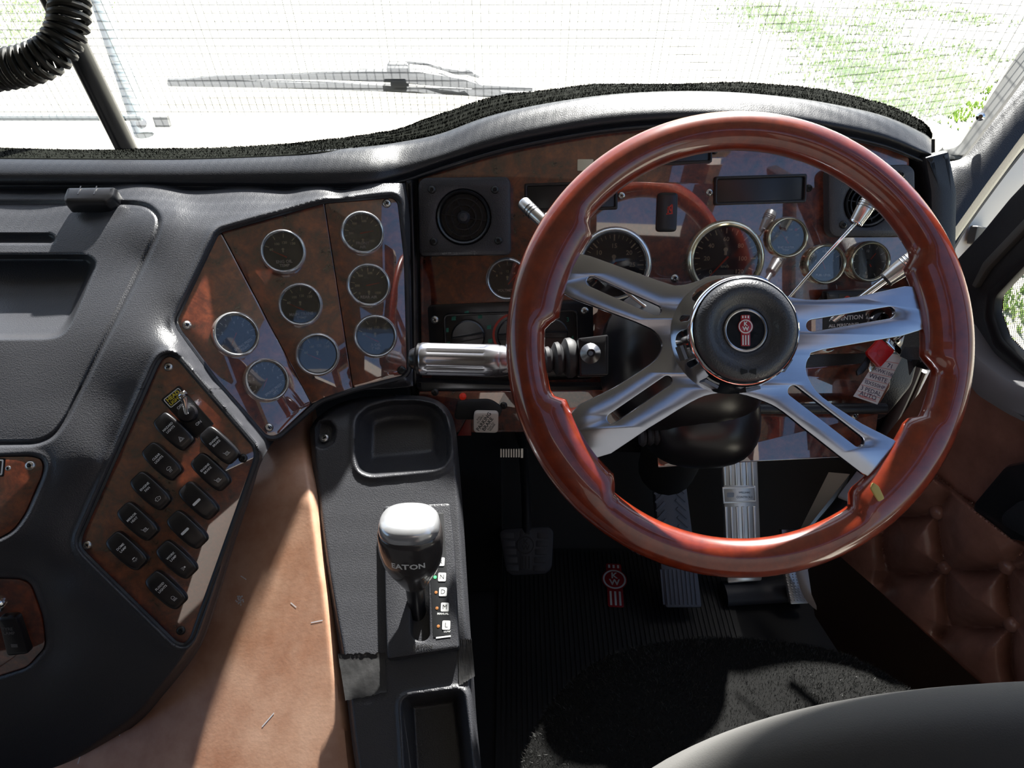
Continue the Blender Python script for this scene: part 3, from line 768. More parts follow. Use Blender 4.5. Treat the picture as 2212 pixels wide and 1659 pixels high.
# ---------------------------------------------------------------- dials
def pol(r, a): return (r * math.cos(a), r * math.sin(a))
def gauge(pl, cx, cy, rpx, label, name='gauge', ticks=(), nums=(), cap=(), capsz=.22, caprot=0., needle=None, pivot=(0, 0), rot=0., logo=(0, .12), extra=None, bez='bezel_chrome', group='round chrome gauges', capy=-.62, capbox=False, size=.2, prt='cream_print'):
    s = pl.m(cx, cy); r = rpx * s; f = pl.frame(cx, cy, rot, up=.001)
    t = thing(name, label, 'gauge', f, group)
    mb = MB(); mb.lathe([(r * 1.0, 0), (r * 1.0, .005), (r * .985, .0085), (r * .95, .0115), (r * .91, .0125), (r * .87, .0115), (r * .84, .008), (r * .825, .003)], 44, cap=False); part('bezel', mb, bez, t)
    mb = MB(); mb.lathe([(r * .86, .0018), (r * .86, .0026), (0, .0026)], 36); part('dial', mb, 'dial_black', t, smooth=30)
    R_ = r * .825; mb = MB(); z = .0029
    for a, l, w_ in ticks: mb.flat(bar(pol(R_ * .96, R(a)), pol(R_ * (.96 - l), R(a)), w_ * R_), z)
    for tx, a, rr in nums: mb.text(tx, R_ * size, *[q * R_ for q in pol(rr, R(a))], z)
    if logo:
        k = R_ * .055; x, y = logo[0] * R_, logo[1] * R_
        mb.flat(circ(k * 1.3, 10, x, y), z); mb.flat(rect(k * 1.5, k * 2.2, 0, x, y - k * 2), z)
    if mb.f: part('numerals', mb, prt, t, smooth=0)
    mb = MB()
    if cap:
        for i, c in enumerate(cap): mb.text(c, R_ * capsz, bold=.032, x=0, y=(.5 * (len(cap) - 1) - i) * R_ * capsz * .95)
        C = Matrix.Translation((0, capy * R_, z)) @ Matrix.Rotation(caprot, 4, 'Z')
        if caprot: C = Matrix.Rotation(caprot, 4, 'Z') @ Matrix.Translation((0, capy * R_, z))
        if capbox:
            q = MB(); q.plate(rect(R_ * 1.15, R_ * capsz * (len(cap) + .8), .06 * R_), .0004, .0001); part('caption_plate', MB().add([C @ Vector(p) for p in q.v], q.f), 'matte_black', t); C = C @ Matrix.Translation((0, 0, .0006))
        part('caption', MB().add([C @ Vector(p) for p in mb.v], mb.f), 'white_print', t, smooth=0)
    if needle:
        a, l = needle; P_ = Matrix.Translation((pivot[0] * R_, pivot[1] * R_, .0042)) @ Matrix.Rotation(R(a), 4, 'Z')
        mb = MB(); mb.plate([(-.12 * R_, -.032 * R_), (l * R_, -.012 * R_), (l * R_, .012 * R_), (-.12 * R_, .032 * R_)], .0007, .0002); part('needle', MB().add([P_ @ Vector(p) for p in mb.v], mb.f), 'needle_red', t)
    if extra: extra(t, R_, z)
    mb = MB(); mb.lathe([(R_, .0062), (R_ * .6, .0064), (0, .0065)], 36); part('lens', mb, 'lens', t)
    return t
TT = [(158, .2, .035), (118, .2, .04), (84, .2, .04), (48, .2, .04)]
TN = [('60', 166, .62), ('100', 124, .52), ('120', 78, .50), ('150', 38, .68)]
def degc(t, R_, z): part('unit', MB().text('\u00b0C', R_ * .17, -.12 * R_, .74 * R_, z), 'grey_print', t, smooth=0)
kw = dict(ticks=TT, nums=TN, extra=degc, needle=(152, .72), pivot=(.06, -.26), logo=(.0, .14), size=.19)
gauge(F2, 612, 545, 48, 'chrome gauge marked ENG OIL TEMP', cap=('ENG OIL', 'TEMP'), rot=.10, capy=-.64, **kw)
gauge(F2, 649, 659, 47, 'chrome gauge marked MAIN TRANS TEMP', cap=('MAIN TRANS', 'TEMP'), rot=.10, capy=-.62, **kw)
gauge(F2, 686, 766, 47, 'chrome temperature gauge with no caption below MAIN TRANS gauge', rot=.08, **kw)
gauge(F3, 810, 727, 47, 'chrome gauge with worn caption E OIL below the REAR AIR gauge', cap=('.E OIL', 'T HR'), rot=.05, capy=-.58, **kw)
AT = [(230 - i * 20, .22 if i % 2 else .13, .035) for i in range(11)]
AN = [('0', 222, .66), ('200', 182, .60), ('400', 128, .66), ('600', 80, .68), ('1000', -40, .66)]
def kpa(t, R_, z): part('unit', MB().text('kPa', R_ * .16, -.1 * R_, .42 * R_, z), 'grey_print', t, smooth=0)
kw = dict(ticks=AT, nums=AN, extra=kpa, needle=(12, .62), pivot=(.0, .0), logo=(.02, -.36), size=.18)
gauge(F3, 782, 505, 47, 'chrome gauge marked FRONT AIR', cap=('FRONT', 'AIR'), rot=.04, capy=-.66, **kw)
gauge(F3, 795, 617, 47, 'chrome gauge marked REAR AIR', cap=('REAR AIR',), rot=.04, capy=-.66, **kw)
ST = [(222 - i * 20.2, .16 if i % 2 == 0 else .10, .03) for i in range(14)]
SN = [(str(k + 1), 215 - 40 * k, .66) for k in range(7)]
def x100(t, R_, z): part('unit', MB().text('kPa', R_ * .15, -.18 * R_, .28 * R_, z).text('x100', R_ * .15, .30 * R_, -.28 * R_, z, rot=.5), 'grey_print', t, smooth=0)
kw = dict(ticks=ST, nums=SN, extra=x100, needle=(248, .62), logo=None, size=.2, capbox=True, prt='white_print')
gauge(F1, 507, 725, 50, 'chrome gauge marked SPRING PRESS RIGHT', cap=('SPRING PRESS', 'RIGHT'), capsz=.18, caprot=R(36), rot=.0, capy=-.72, **kw)
gauge(F1, 573, 823, 48, 'chrome gauge marked SPRING PRESS LEFT', cap=('SPRING PRESS', 'LEFT'), capsz=.18, caprot=R(36), rot=.0, capy=-.72, **kw)
# main panel dials
gauge(PA, 1096, 602, 46, 'chrome gauge marked VOLTMETER', ticks=[(150, .2, .04), (122, .2, .04), (90, .2, .04), (58, .2, .04), (30, .2, .04)], nums=[('8', 164, .62), ('10', 140, .48), ('12', 90, .42), ('14', 40, .48), ('16', 16, .62)],
      cap=('VOLTMETER',), capsz=.2, capy=-.66, needle=(50, .8), pivot=(.12, -.22), logo=(0, .1), extra=lambda t, R_, z: part('unit', MB().text('VOLT', R_ * .18, 0, .78 * R_, z), 'grey_print', t, smooth=0), size=.17)
TK = []
for i in range(0, 31):
    a = 225 - i * 9; TK.append((a, .20 if i % 5 == 0 else .12, .045 if i % 5 == 0 else .018))
gauge(PA, 1325, 572, 81, 'large chrome tachometer dial numbered to 25', name='tachometer', ticks=TK, nums=[('0', 218, .60), ('5', 178, .62), ('10', 142, .62), ('15', 90, .60), ('20', 38, .62), ('25', 0, .60)],
      needle=(222, .8), logo=(0, .26), size=.2, group='large dials')
TK = []
for i in range(0, 25):
    a = 222 - i * 11; TK.append((a, .16 if i % 2 == 0 else .09, .036 if i % 2 == 0 else .016))
def odo(t, R_, z):
    mb = MB(); mb.plate(rect(.58 * R_, .2 * R_, .02 * R_, .0, -.42 * R_), .0004, .0001, z0=.0026); part('odometer', mb, 'grey_print', t)
    part('unit', MB().text('km/h', R_ * .13, 0, -.22 * R_, z), 'cream_print', t, smooth=0)
gauge(PA, 1565, 560, 83, 'large chrome speedometer dial numbered to 120 km/h', name='speedometer', ticks=TK, nums=[('0', 222, .60), ('20', 178, .58), ('40', 138, .62), ('60', 90, .62), ('80', 42, .62), ('100', 2, .54), ('120', -40, .60)],
      needle=(228, .82), logo=(0, .30), size=.19, extra=odo, group='large dials', bez='gold_chrome')
gauge(PA, 1697, 513, 44, 'brassy gauge marked ENG WATER TEMP', ticks=[(158, .2, .04), (120, .2, .04), (72, .2, .04), (38, .2, .04)], nums=[('40', 172, .6), ('80', 118, .5), ('100', 66, .5), ('120', 14, .62)], cap=('ENG WATER', 'TEMP'), capsz=.17, capy=-.66, capbox=True,
      needle=(128, .62), pivot=(.05, -.25), logo=(0, .0), size=.16, bez='gold_chrome', extra=lambda t, R_, z: part('warning_mark', MB().flat(circ(.09 * R_, 12, .52 * R_, .45 * R_), z), 'red_print', t), group='brassy gauges')
gauge(PA, 1778, 570, 44, 'brassy gauge marked FUEL LEVEL', ticks=[(150, .16, .03), (125, .16, .03), (90, .2, .04), (50, .16, .03), (30, .2, .04)], nums=[('0', 160, .55), ('1/2', 92, .48), ('4', 20, .55)], cap=('FUEL LEVEL',), capsz=.18, capy=-.66, capbox=True,
      needle=(112, .55), pivot=(.0, -.2), logo=None, size=.15, bez='gold_chrome', extra=lambda t, R_, z: part('unit', MB().text('FUEL', R_ * .15, 0, .72 * R_, z), 'white_print', t, smooth=0), group='brassy gauges')
def hands(t, R_, z):
    mb = MB(); mb.plate(bar((0, 0), pol(.62 * R_, R(52)), .05 * R_), .0006, .0001, z0=.0036); mb.plate(bar((0, 0), pol(.36 * R_, R(-60)), .06 * R_), .0006, .0001, z0=.0036); part('hands', mb, 'needle_red', t)
    mb = MB(); mb.lathe([(.15 * R_, .003), (.15 * R_, .0055), (.1 * R_, .006), (0, .006)], 18); part('hub', mb, 'matte_black', t)
gauge(PA, 1873, 565, 44, 'brassy round clock with red hands', name='clock', ticks=[(90 - 30 * i, .16, .03) for i in range(12)], nums=[('12', 98, .62), ('6', 262, .66)], logo=None, size=.19, extra=hands, bez='gold_chrome', group='brassy gauges', prt='white_print')

# ---------------------------------------------------------------- rocker switches on the diamond panel
def ic_tri(mb, s, z):
    for k, w_ in ((1.0, .10), (.55, .10)):
        P = [pol(s * k, R(90 + 120 * i)) for i in range(3)]
        for i in range(3): mb.flat(bar(P[i], P[(i + 1) % 3], s * w_), z)
def ic_dome(mb, s, z):
    P = [pol(s * .75, R(a)) for a in range(0, 181, 20)]; P = [(x, y + .1 * s) for x, y in P]
    for i in range(len(P) - 1): mb.flat(bar(P[i], P[i + 1], s * .12), z)
    mb.flat(bar(P[0], P[-1], s * .12), z)
    for x in (-.4, 0, .4): mb.flat(bar((x * s, -.1 * s), (x * s - .15 * s, -.95 * s), s * .12), z)
def ic_engine(mb, s, z):
    P = [(-.7, -.5), (.6, -.5), (.9, -.1), (.9, .3), (.5, .3), (.3, .6), (-.4, .6), (-.7, .3)]
    for i in range(len(P)): mb.flat(bar([q * s for q in P[i]], [q * s for q in P[(i + 1) % len(P)]], s * .12), z)
    mb.flat(bar((-.95 * s, -.2 * s), (-.95 * s, .3 * s), s * .12), z); mb.text('1', s * .7, 0, 0, z)
def ic_mirror(mb, s, z):
    P = [(-.6, -.6), (.5, -.6), (.5, .3), (-.6, .3)]
    for i in range(4): mb.flat(bar([q * s for q in P[i]], [q * s for q in P[(i + 1) % 4]], s * .12), z)
    mb.flat(bar((-.6 * s, .3 * s), (-.9 * s, .8 * s), s * .12), z); mb.flat(bar((.5 * s, -.6 * s), (.95 * s, -.5 * s), s * .12), z)
    for x in (-.3, 0, .3): mb.flat(bar((x * s, -.4 * s), (x * s, .15 * s), s * .1), z)
def ic_lamp(mb, s, z):
    P = [pol(s * .6, R(a)) for a in range(0, 181, 20)]; mb.flat([(x, y * .55 + .1 * s) for x, y in P], z)
    for a in range(-150, -20, 30): mb.flat(bar(pol(.45 * s, R(a)), pol(.95 * s, R(a)), s * .12), z)
def ic_flood(mb, s, z):
    P = [(-.5, -.1), (-.45, .5), (0, .8), (.45, .5), (.5, -.1)]
    for i in range(5): mb.flat(bar([q * s for q in P[i]], [q * s for q in P[(i + 1) % 5]], s * .1), z)
    for x in (-.5, -.25, 0, .25, .5): mb.flat(bar((x * s, -.3 * s), (x * s * 1.1 + .2 * s, -.95 * s), s * .1), z)
def ic_work(mb, s, z):
    mb.flat(rect(.5 * s, .5 * s, .1 * s, .3 * s, 0), z)
    for y in (-.3, 0, .3): mb.flat(bar((-.1 * s, y * s), (-.8 * s, y * 1.6 * s), s * .1), z)
def rocker(cx, cy, lines, icon, label, lensd=False):
    Wd, Ln = .0235, .0495; f = SW.frame(cx, cy, R(45), up=.002)
    # the photograph shows the raised cap, so the centre is shifted down by its height
    f = SW.lift(.011).frame(cx, cy, R(45)); f = f @ Matrix.Translation((0, 0, -.011))
    t = thing('rocker_switch', label, 'switch', f, 'rocker switches on the diamond panel')
    def out(k, kb=1.):
        P = []
        for i in range(40):
            a = 2 * math.pi * i / 40; c, s_ = math.cos(a), math.sin(a); e = .36
            x = math.copysign(abs(c) ** e, c) * Wd / 2; y = math.copysign(abs(s_) ** e, s_) * Ln / 2
            x *= 1 - .10 * (y / (Ln / 2)) ** 2; P.append((x * k, y * k))
        return P
    def zt(y): return .0125 - .0030 * abs((y - .006) / (Ln / 2)) ** 1.6
    rows = [[(x, y, 0) for x, y in out(1.0)], [(x, y, zt(y) - .0035) for x, y in out(1.0)], [(x, y, zt(y) - .001) for x, y in out(.965)], [(x, y, zt(y)) for x, y in out(.90)]]
    for k in (.7, .45, .2): rows.append([(x, y, zt(y) + .0002) for x, y in out(k)])
    mb = MB(); mb.grid(rows, closed=True); nn = len(mb.v); mb.f.append(tuple(range(nn - 40, nn)))
    part('rocker_cap', MB().add(mb.v, [tuple(reversed(q)) for q in mb.f]), 'switch_black', t, smooth=50)
    q = MB()
    if lines:
        for i, l in enumerate(lines): q.text(l, .0036, 0, .0075 - i * .0042, 0, bold=.02)
    if icon:
        k = MB(); icon(k, .0036, 0); q.add([(x, y - .0125, z) for x, y, z in k.v], k.f)
    if lensd: q.flat(rnd([(-.0015, .003), (.0015, .003), (.0015, -.006), (-.0015, -.006)], .0014), 0)
    if lensd: q = MB().add([(y * 1.2, x, z) for x, y, z in q.v], [tuple(reversed(p)) for p in q.f])
    part('lens' if lensd else 'lettering', MB().add([(x, y, zt(y) + .0005) for x, y, z in q.v], q.f), 'white_print', t, smooth=0)
rk = [(374, 932, ('HAZARD', 'LIGHTS'), ic_tri, 'black rocker switch lettered HAZARD LIGHTS with a triangle'),
      (349, 997, ('CLEAR', 'LIGHTS'), ic_dome, 'black rocker switch lettered CLEAR LIGHTS with a beam symbol'),
      (324, 1061, ('ENGINE', 'FAN'), ic_engine, 'black rocker switch lettered ENGINE FAN with an engine outline'),
      (296, 1127, ('MIRROR', 'HEAT'), ic_mirror, 'black rocker switch lettered MIRROR HEAT'),
      (272, 1191, ('DOME', 'LAMP'), ic_lamp, 'black rocker switch lettered DOME LAMP with a rayed lamp symbol'),
      (473, 962, ('ENGINE', 'BRAKE'), ic_mirror, 'black rocker switch lettered ENGINE BRAKE nearest the bare panel screw'),
      (454, 1020, ('ENGINE', 'BRAKE'), ic_mirror, 'black rocker switch lettered ENGINE BRAKE just above the blank switches'),
      (428, 1082, None, None, 'blank black rocker switch with a white lens, upper of two'),
      (403, 1145, None, None, 'blank black rocker switch with a white lens, lower of two'),
      (380, 1210, ('WORK', 'LAMP'), ic_work, 'black rocker switch lettered WORK LAMP next to the DOME LAMP switch'),
      (357, 1276, ('FLOOD', 'LIGHTS'), ic_flood, 'black rocker switch lettered FLOOD LIGHTS lowest on the panel')]
for x, y, l, ic, lab in rk: rocker(x, y, l, ic, lab, l is None)
f = SW.frame(407, 890, R(41), up=.002); s = SW.m(407, 890)
t = thing('headlight_switch', 'black headlight switch plate with yellow HEAD LIGHTS lettering and chrome lever', 'switch', f)
mb = MB(); mb.plate(rect(48 * s, 112 * s, 4 * s), .003, .0008); part('plate', mb, 'switch_black', t)
mb = MB(); mb.plate(rect(40 * s, 24 * s, 4 * s, 0, 40 * s), .0003, .0001, holes=[rect(37 * s, 21 * s, 3 * s, 0, 40 * s)], z0=.003); mb.text('OFF', 8 * s, -4 * s, 18 * s, .0034).text('ON', 9 * s, 2 * s, -34 * s, .0034); part('lettering', mb, 'white_print', t, smooth=0)
mb = MB(); mb.text('HEAD', 12 * s, 0, 45 * s, .0034, bold=.03).text('LIGHTS', 10 * s, 0, 35 * s, .0034, bold=.03); part('caption', mb, 'yellow_print', t, smooth=0)
mb = MB(); mb.lathe([(20 * s, .003), (20 * s, .006), (17 * s, .010), (8 * s, .011), (0, .011)], 24, Matrix.Translation((0, -4 * s, 0))); part('knob', mb, 'switch_black', t)
mb = MB(); mb.tube([(0, -4 * s, .010), (14 * s, 12 * s, .020), (22 * s, 22 * s, .026)], [.003, .0028, .0045], 12); mb.lathe([(0, -.005), (.0035, -.0035), (.0052, 0), (.0035, .0035), (0, .005)], 16, Matrix.Translation((24 * s, 24 * s, .027))); part('lever', mb, 'chrome', t)
f = BL2.frame(42, 1362, up=.002); s = BL2.m(40, 1360)
t = thing('shaded_switch', 'black rocker switch in shadow below the chrome socket', 'switch', f)
mb = MB(); mb.plate(rnd([(-26 * s, 44 * s), (14 * s, 48 * s), (26 * s, -44 * s), (-22 * s, -50 * s)], 9 * s), .010, .003); part('rocker_cap', mb, 'switch_black', t)
mb = MB(); mb.text('TYRE', 10 * s, -8 * s, 18 * s, .0103).text('LAMP', 10 * s, -6 * s, 8 * s, .0103); mb.flat(rect(14 * s, 8 * s, 0, 0, -22 * s), .0103); part('lettering', mb, 'grey_print', t, smooth=0)
# ---------------------------------------------------------------- heater controls
def put(mb, f): return MB().add([f @ Vector(p) for p in mb.v], mb.f)
f = PA.frame(1105, 738, .035, up=.002); s = PA.m(1105, 738)
t = thing('heater_control', 'black heater control panel with three round knobs behind the stalk', 'control panel', f)
mb = MB(); mb.plate(rect(352 * s, 172 * s, 12 * s), .005, .0015); part('panel', mb, 'switch_black', t)
mb = MB(); mb.plate(rect(288 * s, 132 * s, 14 * s), .006, .002, holes=[rect(278 * s, 122 * s, 10 * s)], z0=.004); part('rim', mb, 'smooth_black', t)
for x, y in ((-162, 54), (158, 62)): screw(t, Matrix.Translation((x * s, y * s, .005)), 9 * s)
q = MB()
for (kx, rr, ang) in ((-92, 36, 8), (6, 36, 2), (88, 33, -3)):
    mb = MB(); mb.lathe([(rr * s, .005), (rr * s, .013), (rr * .92 * s, .015), (0, .015)], 30, Matrix.Translation((kx * s, 16 * s, 0)))
    k = part('knob', mb, 'switch_black', t)
    mb = MB(); mb.plate(rect(1.9 * rr * s, 12 * s, 3 * s), .012, .002, M=Matrix.Translation((kx * s, 16 * s, .014)) @ Matrix.Rotation(R(ang), 4, 'Z')); part('grip', mb, 'smooth_black', k)
for i, tx in enumerate('01234'):
    a = R(205 - 55 * i); q.text(tx, 13 * s, 88 * s + 44 * s * math.cos(a), 16 * s + 44 * s * math.sin(a), .0052)
for i in range(7):
    a = R(200 - 36 * i); c = Matrix.Translation((-92 * s + 48 * s * math.cos(a), 16 * s + 48 * s * math.sin(a), .0052))
    e = MB(); e.flat(rect(9 * s, 5 * s), 0, c); e.flat(bar((-4 * s, 3 * s), (5 * s, 5 * s), 4 * s), 0, c); part('symbol', e, 'green_print', t, smooth=0)
part('lettering', q, 'green_print', t, smooth=0)
for a0, a1, m in ((95, 240, 'red_print'), (-60, 85, 'blue_print')):
    q = MB(); P = [pol(44 * s, R(a0 + (a1 - a0) * i / 12)) for i in range(13)]
    for i in range(12): q.flat(bar(P[i], P[i + 1], 5 * s), .0053, Matrix.Translation((6 * s, 16 * s, 0)))
    part('temperature_arc', q, m, t, smooth=0)

# lower veneer with the parking brake
PLW = Pl(D(1050, 890, 1.03), (0, -math.cos(R(24)), math.sin(R(24))))
t = thing('brake_fascia', 'dark burl wood strip carrying the parking brake knob', 'panel', PLW.frame(1100, 885))
board(t, PLW, [(905, 846), (1420, 842), (1420, 930), (980, 934), (960, 900), (905, 870)], r=4)
for x, y in ((940, 846), (1088, 875)): screw(t, locF(t, PLW.frame(x, y, up=.002)), 8 * PLW.m(x, y), True)
f = PLW.frame(1030, 885, up=.002); s = PLW.m(1030, 885)
t = thing('parking_brake', 'square off-white parking brake knob on a dark burl strip', 'brake knob', f)
mb = MB(); mb.plate(rnd([(-50 * s, -18 * s), (45 * s, -18 * s), (58 * s, 6 * s), (30 * s, 26 * s), (-40 * s, 24 * s)], 12 * s), .010, .003); part('valve_body', mb, 'matte_black', t)
mb = MB(); mb.lathe([(.008, .008), (.008, .040), (0, .040)], 16, Matrix.Translation((14 * s, -10 * s, 0))); part('stem', mb, 'dark_steel', t)
f2 = PLW.lift(.045).frame(1050, 911, -.02); I = f.inverted() @ f2; k = PLW.lift(.045).m(1050, 911)
mb = MB(); mb.plate(rect(53 * k, 46 * k, 9 * k), .012, .0025); kb = part('knob', mb, 'knob_white', t, M=I @ Matrix.Translation((0, 0, -.006)))
Rr = R(56); mb = MB()
for tx, sz, y in (('PULL', 5, 19), ('TO APPLY', 5, 14), ('PARKING', 11.5, 5.5), ('BRAKE', 11.5, -4.5), ('PUSH TO', 5, -12.5), ('RELEASE', 5, -17)):
    mb.text(tx, sz * k, 0, 0, 0, M=Matrix.Translation((0, 0, .0122)) @ Matrix.Rotation(Rr, 4, 'Z') @ Matrix.Translation((0, y * k, 0)), bold=.02)
part('lettering', mb, 'ink_black', kb, smooth=0)
f = PLW.frame(1000, 855, up=.002); mb = MB(); mb.lathe([(.005, 0), (.005, .003), (.003, .005), (0, .0055)], 14); solo('warning_lamp', mb, 'red_lamp', 'small glowing red warning lamp above the parking brake', 'lamp', M=f)
f = PLW.frame(1004, 905, up=.003); s = PLW.m(1004, 905); mb = MB(); mb.plate([(-16 * s, -34 * s), (14 * s, -34 * s), (14 * s, 22 * s)], .006, .001); solo('brake_reflection', mb, 'reflection_red', 'dark red reflection behind the parking brake knob, painted as a triangle', 'tag', M=f)  # red reflection on the burl, put in as a thin coloured plate

# ---------------------------------------------------------------- ignition housing and knee panels on the far side
IGP = PA.lift(.012)
t = thing('ignition_panel', 'black framed key switch panel in the lower corner by the door', 'panel', IGP.frame(1870, 720))
board(t, IGP.lift(-.012), [(1640, 770), (1772, 640), (1775, 628), (1940, 622), (1972, 645), (1980, 760), (1962, 830), (1905, 900), (1880, 905), (1640, 905)], h=.012, bev=.005, r=12, mat='soft_pad', name='housing', up=0)
board(t, IGP, [(1660, 655), (1952, 640), (1955, 735), (1935, 762), (1660, 768)], h=.0025, r=14, name='board', up=-.001)
board(t, IGP, [(1640, 802), (1925, 780), (1922, 835), (1893, 882), (1640, 893)], h=.0025, r=8, name='board', up=-.001)
board(t, IGP, [(1775, 628), (1932, 624), (1936, 648), (1778, 652)], h=.014, bev=.004, r=6, mat='smooth_black', name='display_hood', up=0)
board(t, IGP.lift(.012), [(1810, 634), (1925, 631), (1926, 648), (1811, 650)], h=.002, bev=.0005, r=3, mat='dial_black', name='display', up=0.0005)
f = IGP.lift(.0145).frame(1830, 646); s = IGP.m(1830, 646)
mb = MB(); mb.lathe([(7 * s, 0), (7 * s, .0008), (0, .0008)], 14); part('red_mark', mb, 'red_print', t, M=locF(t, f))
screw(t, locF(t, IGP.frame(1935, 735, up=.002)), 9 * IGP.m(1935, 735)); screw(t, locF(t, IGP.frame(1615, 908, up=.012)), 12 * IGP.m(1615, 908))
f = IGP.frame(1822, 700, .07, up=.0015); s = IGP.m(1822, 700)
t2 = thing('warning_plaque', 'small blue grey plaque lettered ATTENTION seen through a spoke slot', 'plaque', f)
mb = MB(); mb.plate(rect(92 * s, 62 * s, 8 * s), .0008, .0002); part('plate', mb, 'dial_black', t2)
mb = MB(); mb.text('ATTENTION', 13 * s, 4 * s, 13 * s, .001).text('ALL PERSONNEL', 9 * s, 0, -2 * s, .001); part('lettering', mb, 'white_print', t2, smooth=0)
f = IGP.frame(1893, 690, up=.001); s = IGP.m(1893, 690)
t2 = thing('key_switch', 'round chrome ignition lock in the key switch panel', 'ignition lock', f)
mb = MB(); mb.lathe([(26 * s, 0), (26 * s, .004), (20 * s, .010), (18 * s, .012), (16 * s, .009), (0, .009)], 28); part('barrel', mb, 'chrome', t2)
mb = MB(); mb.box(-2 * s, 2 * s, -9 * s, 9 * s, .009, .0094); part('key_slot', mb, 'deep_black', t2)
KNP = Pl(D(1720, 940, 1.06), (0, -math.cos(R(40)), math.sin(R(40))))
t = thing('knee_panel', 'pale reflecting burl wood knee panel above the pedals', 'panel', KNP.frame(1720, 945))
board(t, KNP, [(1420, 888), (1896, 892), (1885, 985), (1530, 1002), (1420, 1010)], r=4)
screw(t, locF(t, KNP.frame(1618, 909, up=.004)), 9 * KNP.m(1618, 909)); screw(t, locF(t, KNP.frame(1842, 898, up=.004)), 9 * KNP.m(1842, 898))
mb = MB(); A = [KNP.P(1420, 885), KNP.P(1900, 885)]; mb.tube([Vector(a.tolist()) + Vector((0, -.012, .012)) for a in A], .008, 10); wpart('upper_rail', mb, 'soft_pad', t)

# keys, ring, fob and tag hanging from the lock
def kd(x, y, d): return DV(x, y, d)
kz = IGP.d(1895, 690) - .045
t = thing('key_ring', 'steel key ring with keys hanging from the ignition lock', 'keys', Matrix.Translation(DV(1910, 715, kz)))
mb = MB(); c = DV(1921, 722, kz); F_ = axis_frame(c, CAM - D(1921, 722, kz)); F_ = F_ @ Matrix.Rotation(R(55), 4, 'X')
mb.tube([F_ @ Vector((.017 * math.cos(a), .017 * math.sin(a), 0)) for a in np.linspace(0, 2 * math.pi, 28, endpoint=False)], .0012, 6, closed=True); wpart('ring', mb, 'chrome', t)
KP = Pl(D(1870, 790, kz), (.05, -.80, .60))
def flatk(name, O, h, mat, pl=KP, par=t, bev=.0006, r=3, label=None):
    f = pl.frame(*O[0]); mb = MB(); mb.plate(pl.loc(f, rnd(O, r)), h, bev); return wpart(name, put(mb, f), mat, par, label=label)
flatk('key', [(1882, 752), (1892, 762), (1876, 792), (1862, 806), (1850, 812), (1848, 802), (1866, 778)], .003, 'smooth_black', r=2, label='black key')
flatk('key', [(1880, 778), (1893, 784), (1886, 800), (1877, 805), (1874, 796)], .002, 'gold_chrome', pl=KP.lift(.003), r=2, label='brass key')
flatk('key', [(1918, 728), (1944, 752), (1948, 762), (1940, 766), (1926, 752), (1912, 738)], .002, 'chrome', pl=KP.lift(.004), r=2)
TP = KP.lift(.004)
tg = thing('paper_tag', 'white ruled paper tag with handwriting hanging from the keys', 'tag', TP.frame(1898, 812))
f = TP.frame(1898, 818, R(-21)); s = TP.m(1898, 818); I = locF(tg, f)
TO = [(1898, 766), (1942, 765), (1951, 768), (1895, 874), (1843, 856), (1890, 768)]
fO = TP.loc(f, [(1902, 762), (1951, 767), (1895, 874), (1843, 856)])
mb = MB(); mb.plate(fO, .0004, .0001); part('card', mb, 'paper', tg, M=I)
# written in the card's own frame: origin at its top left corner
A_, B_, C_, D_ = [np.array(DIV) for DIV in fO]
def uvp(u, v): return (A_ + (B_ - A_) * u) * (1 - v) + (D_ + (C_ - D_) * u) * v
mb = MB()
for v in (.17, .31, .45, .59, .73, .87): mb.flat(bar(uvp(0.01, v), uvp(.99, v), .0005), .0006)
mb.flat(bar(uvp(.12, .945), uvp(.86, .93), .0009), .0006).flat(bar(uvp(.20, .965), uvp(.9, .955), .0007), .0006)
part('ruling', mb, 'red_print', tg, M=I, smooth=0)
mb = MB(); an = math.atan2(*(C_ - D_)[::-1])
for tx, v, sz, u in (('71', .25, .0088, .70), ('KWK108', .385, .0072, .57), ('WHITE', .525, .0086, .5), ('ISX550HP', .665, .0072, .52), ('3 PEDAL', .80, .0082, .5), ('AUTO', .90, .0088, .5)):
    p = uvp(u, v); mb.text(tx, sz, p[0], p[1], .0007, rot=an, bold=.004)
part('handwriting', mb, 'ink', tg, M=I, smooth=0)
fb = KP.lift(.010); f = fb.frame(1898, 762)
t = thing('key_fob', 'red diamond-shaped plastic key fob in front of the paper tag', 'key fob', f)
mb = MB(); mb.plate(fb.loc(f, rnd([(1900, 733), (1927, 757), (1926, 762), (1898, 793), (1892, 792), (1869, 766), (1869, 760), (1894, 733)], 6)), .006, .0015); part('body', mb, 'red_plastic', t)
s = fb.m(1898, 762); mb = MB(); mb.plate(circ(9 * s, 20), .0006, .0002, holes=[circ(6.5 * s, 20)], z0=.0059); part('moulded_ring', mb, 'red_plastic', t)

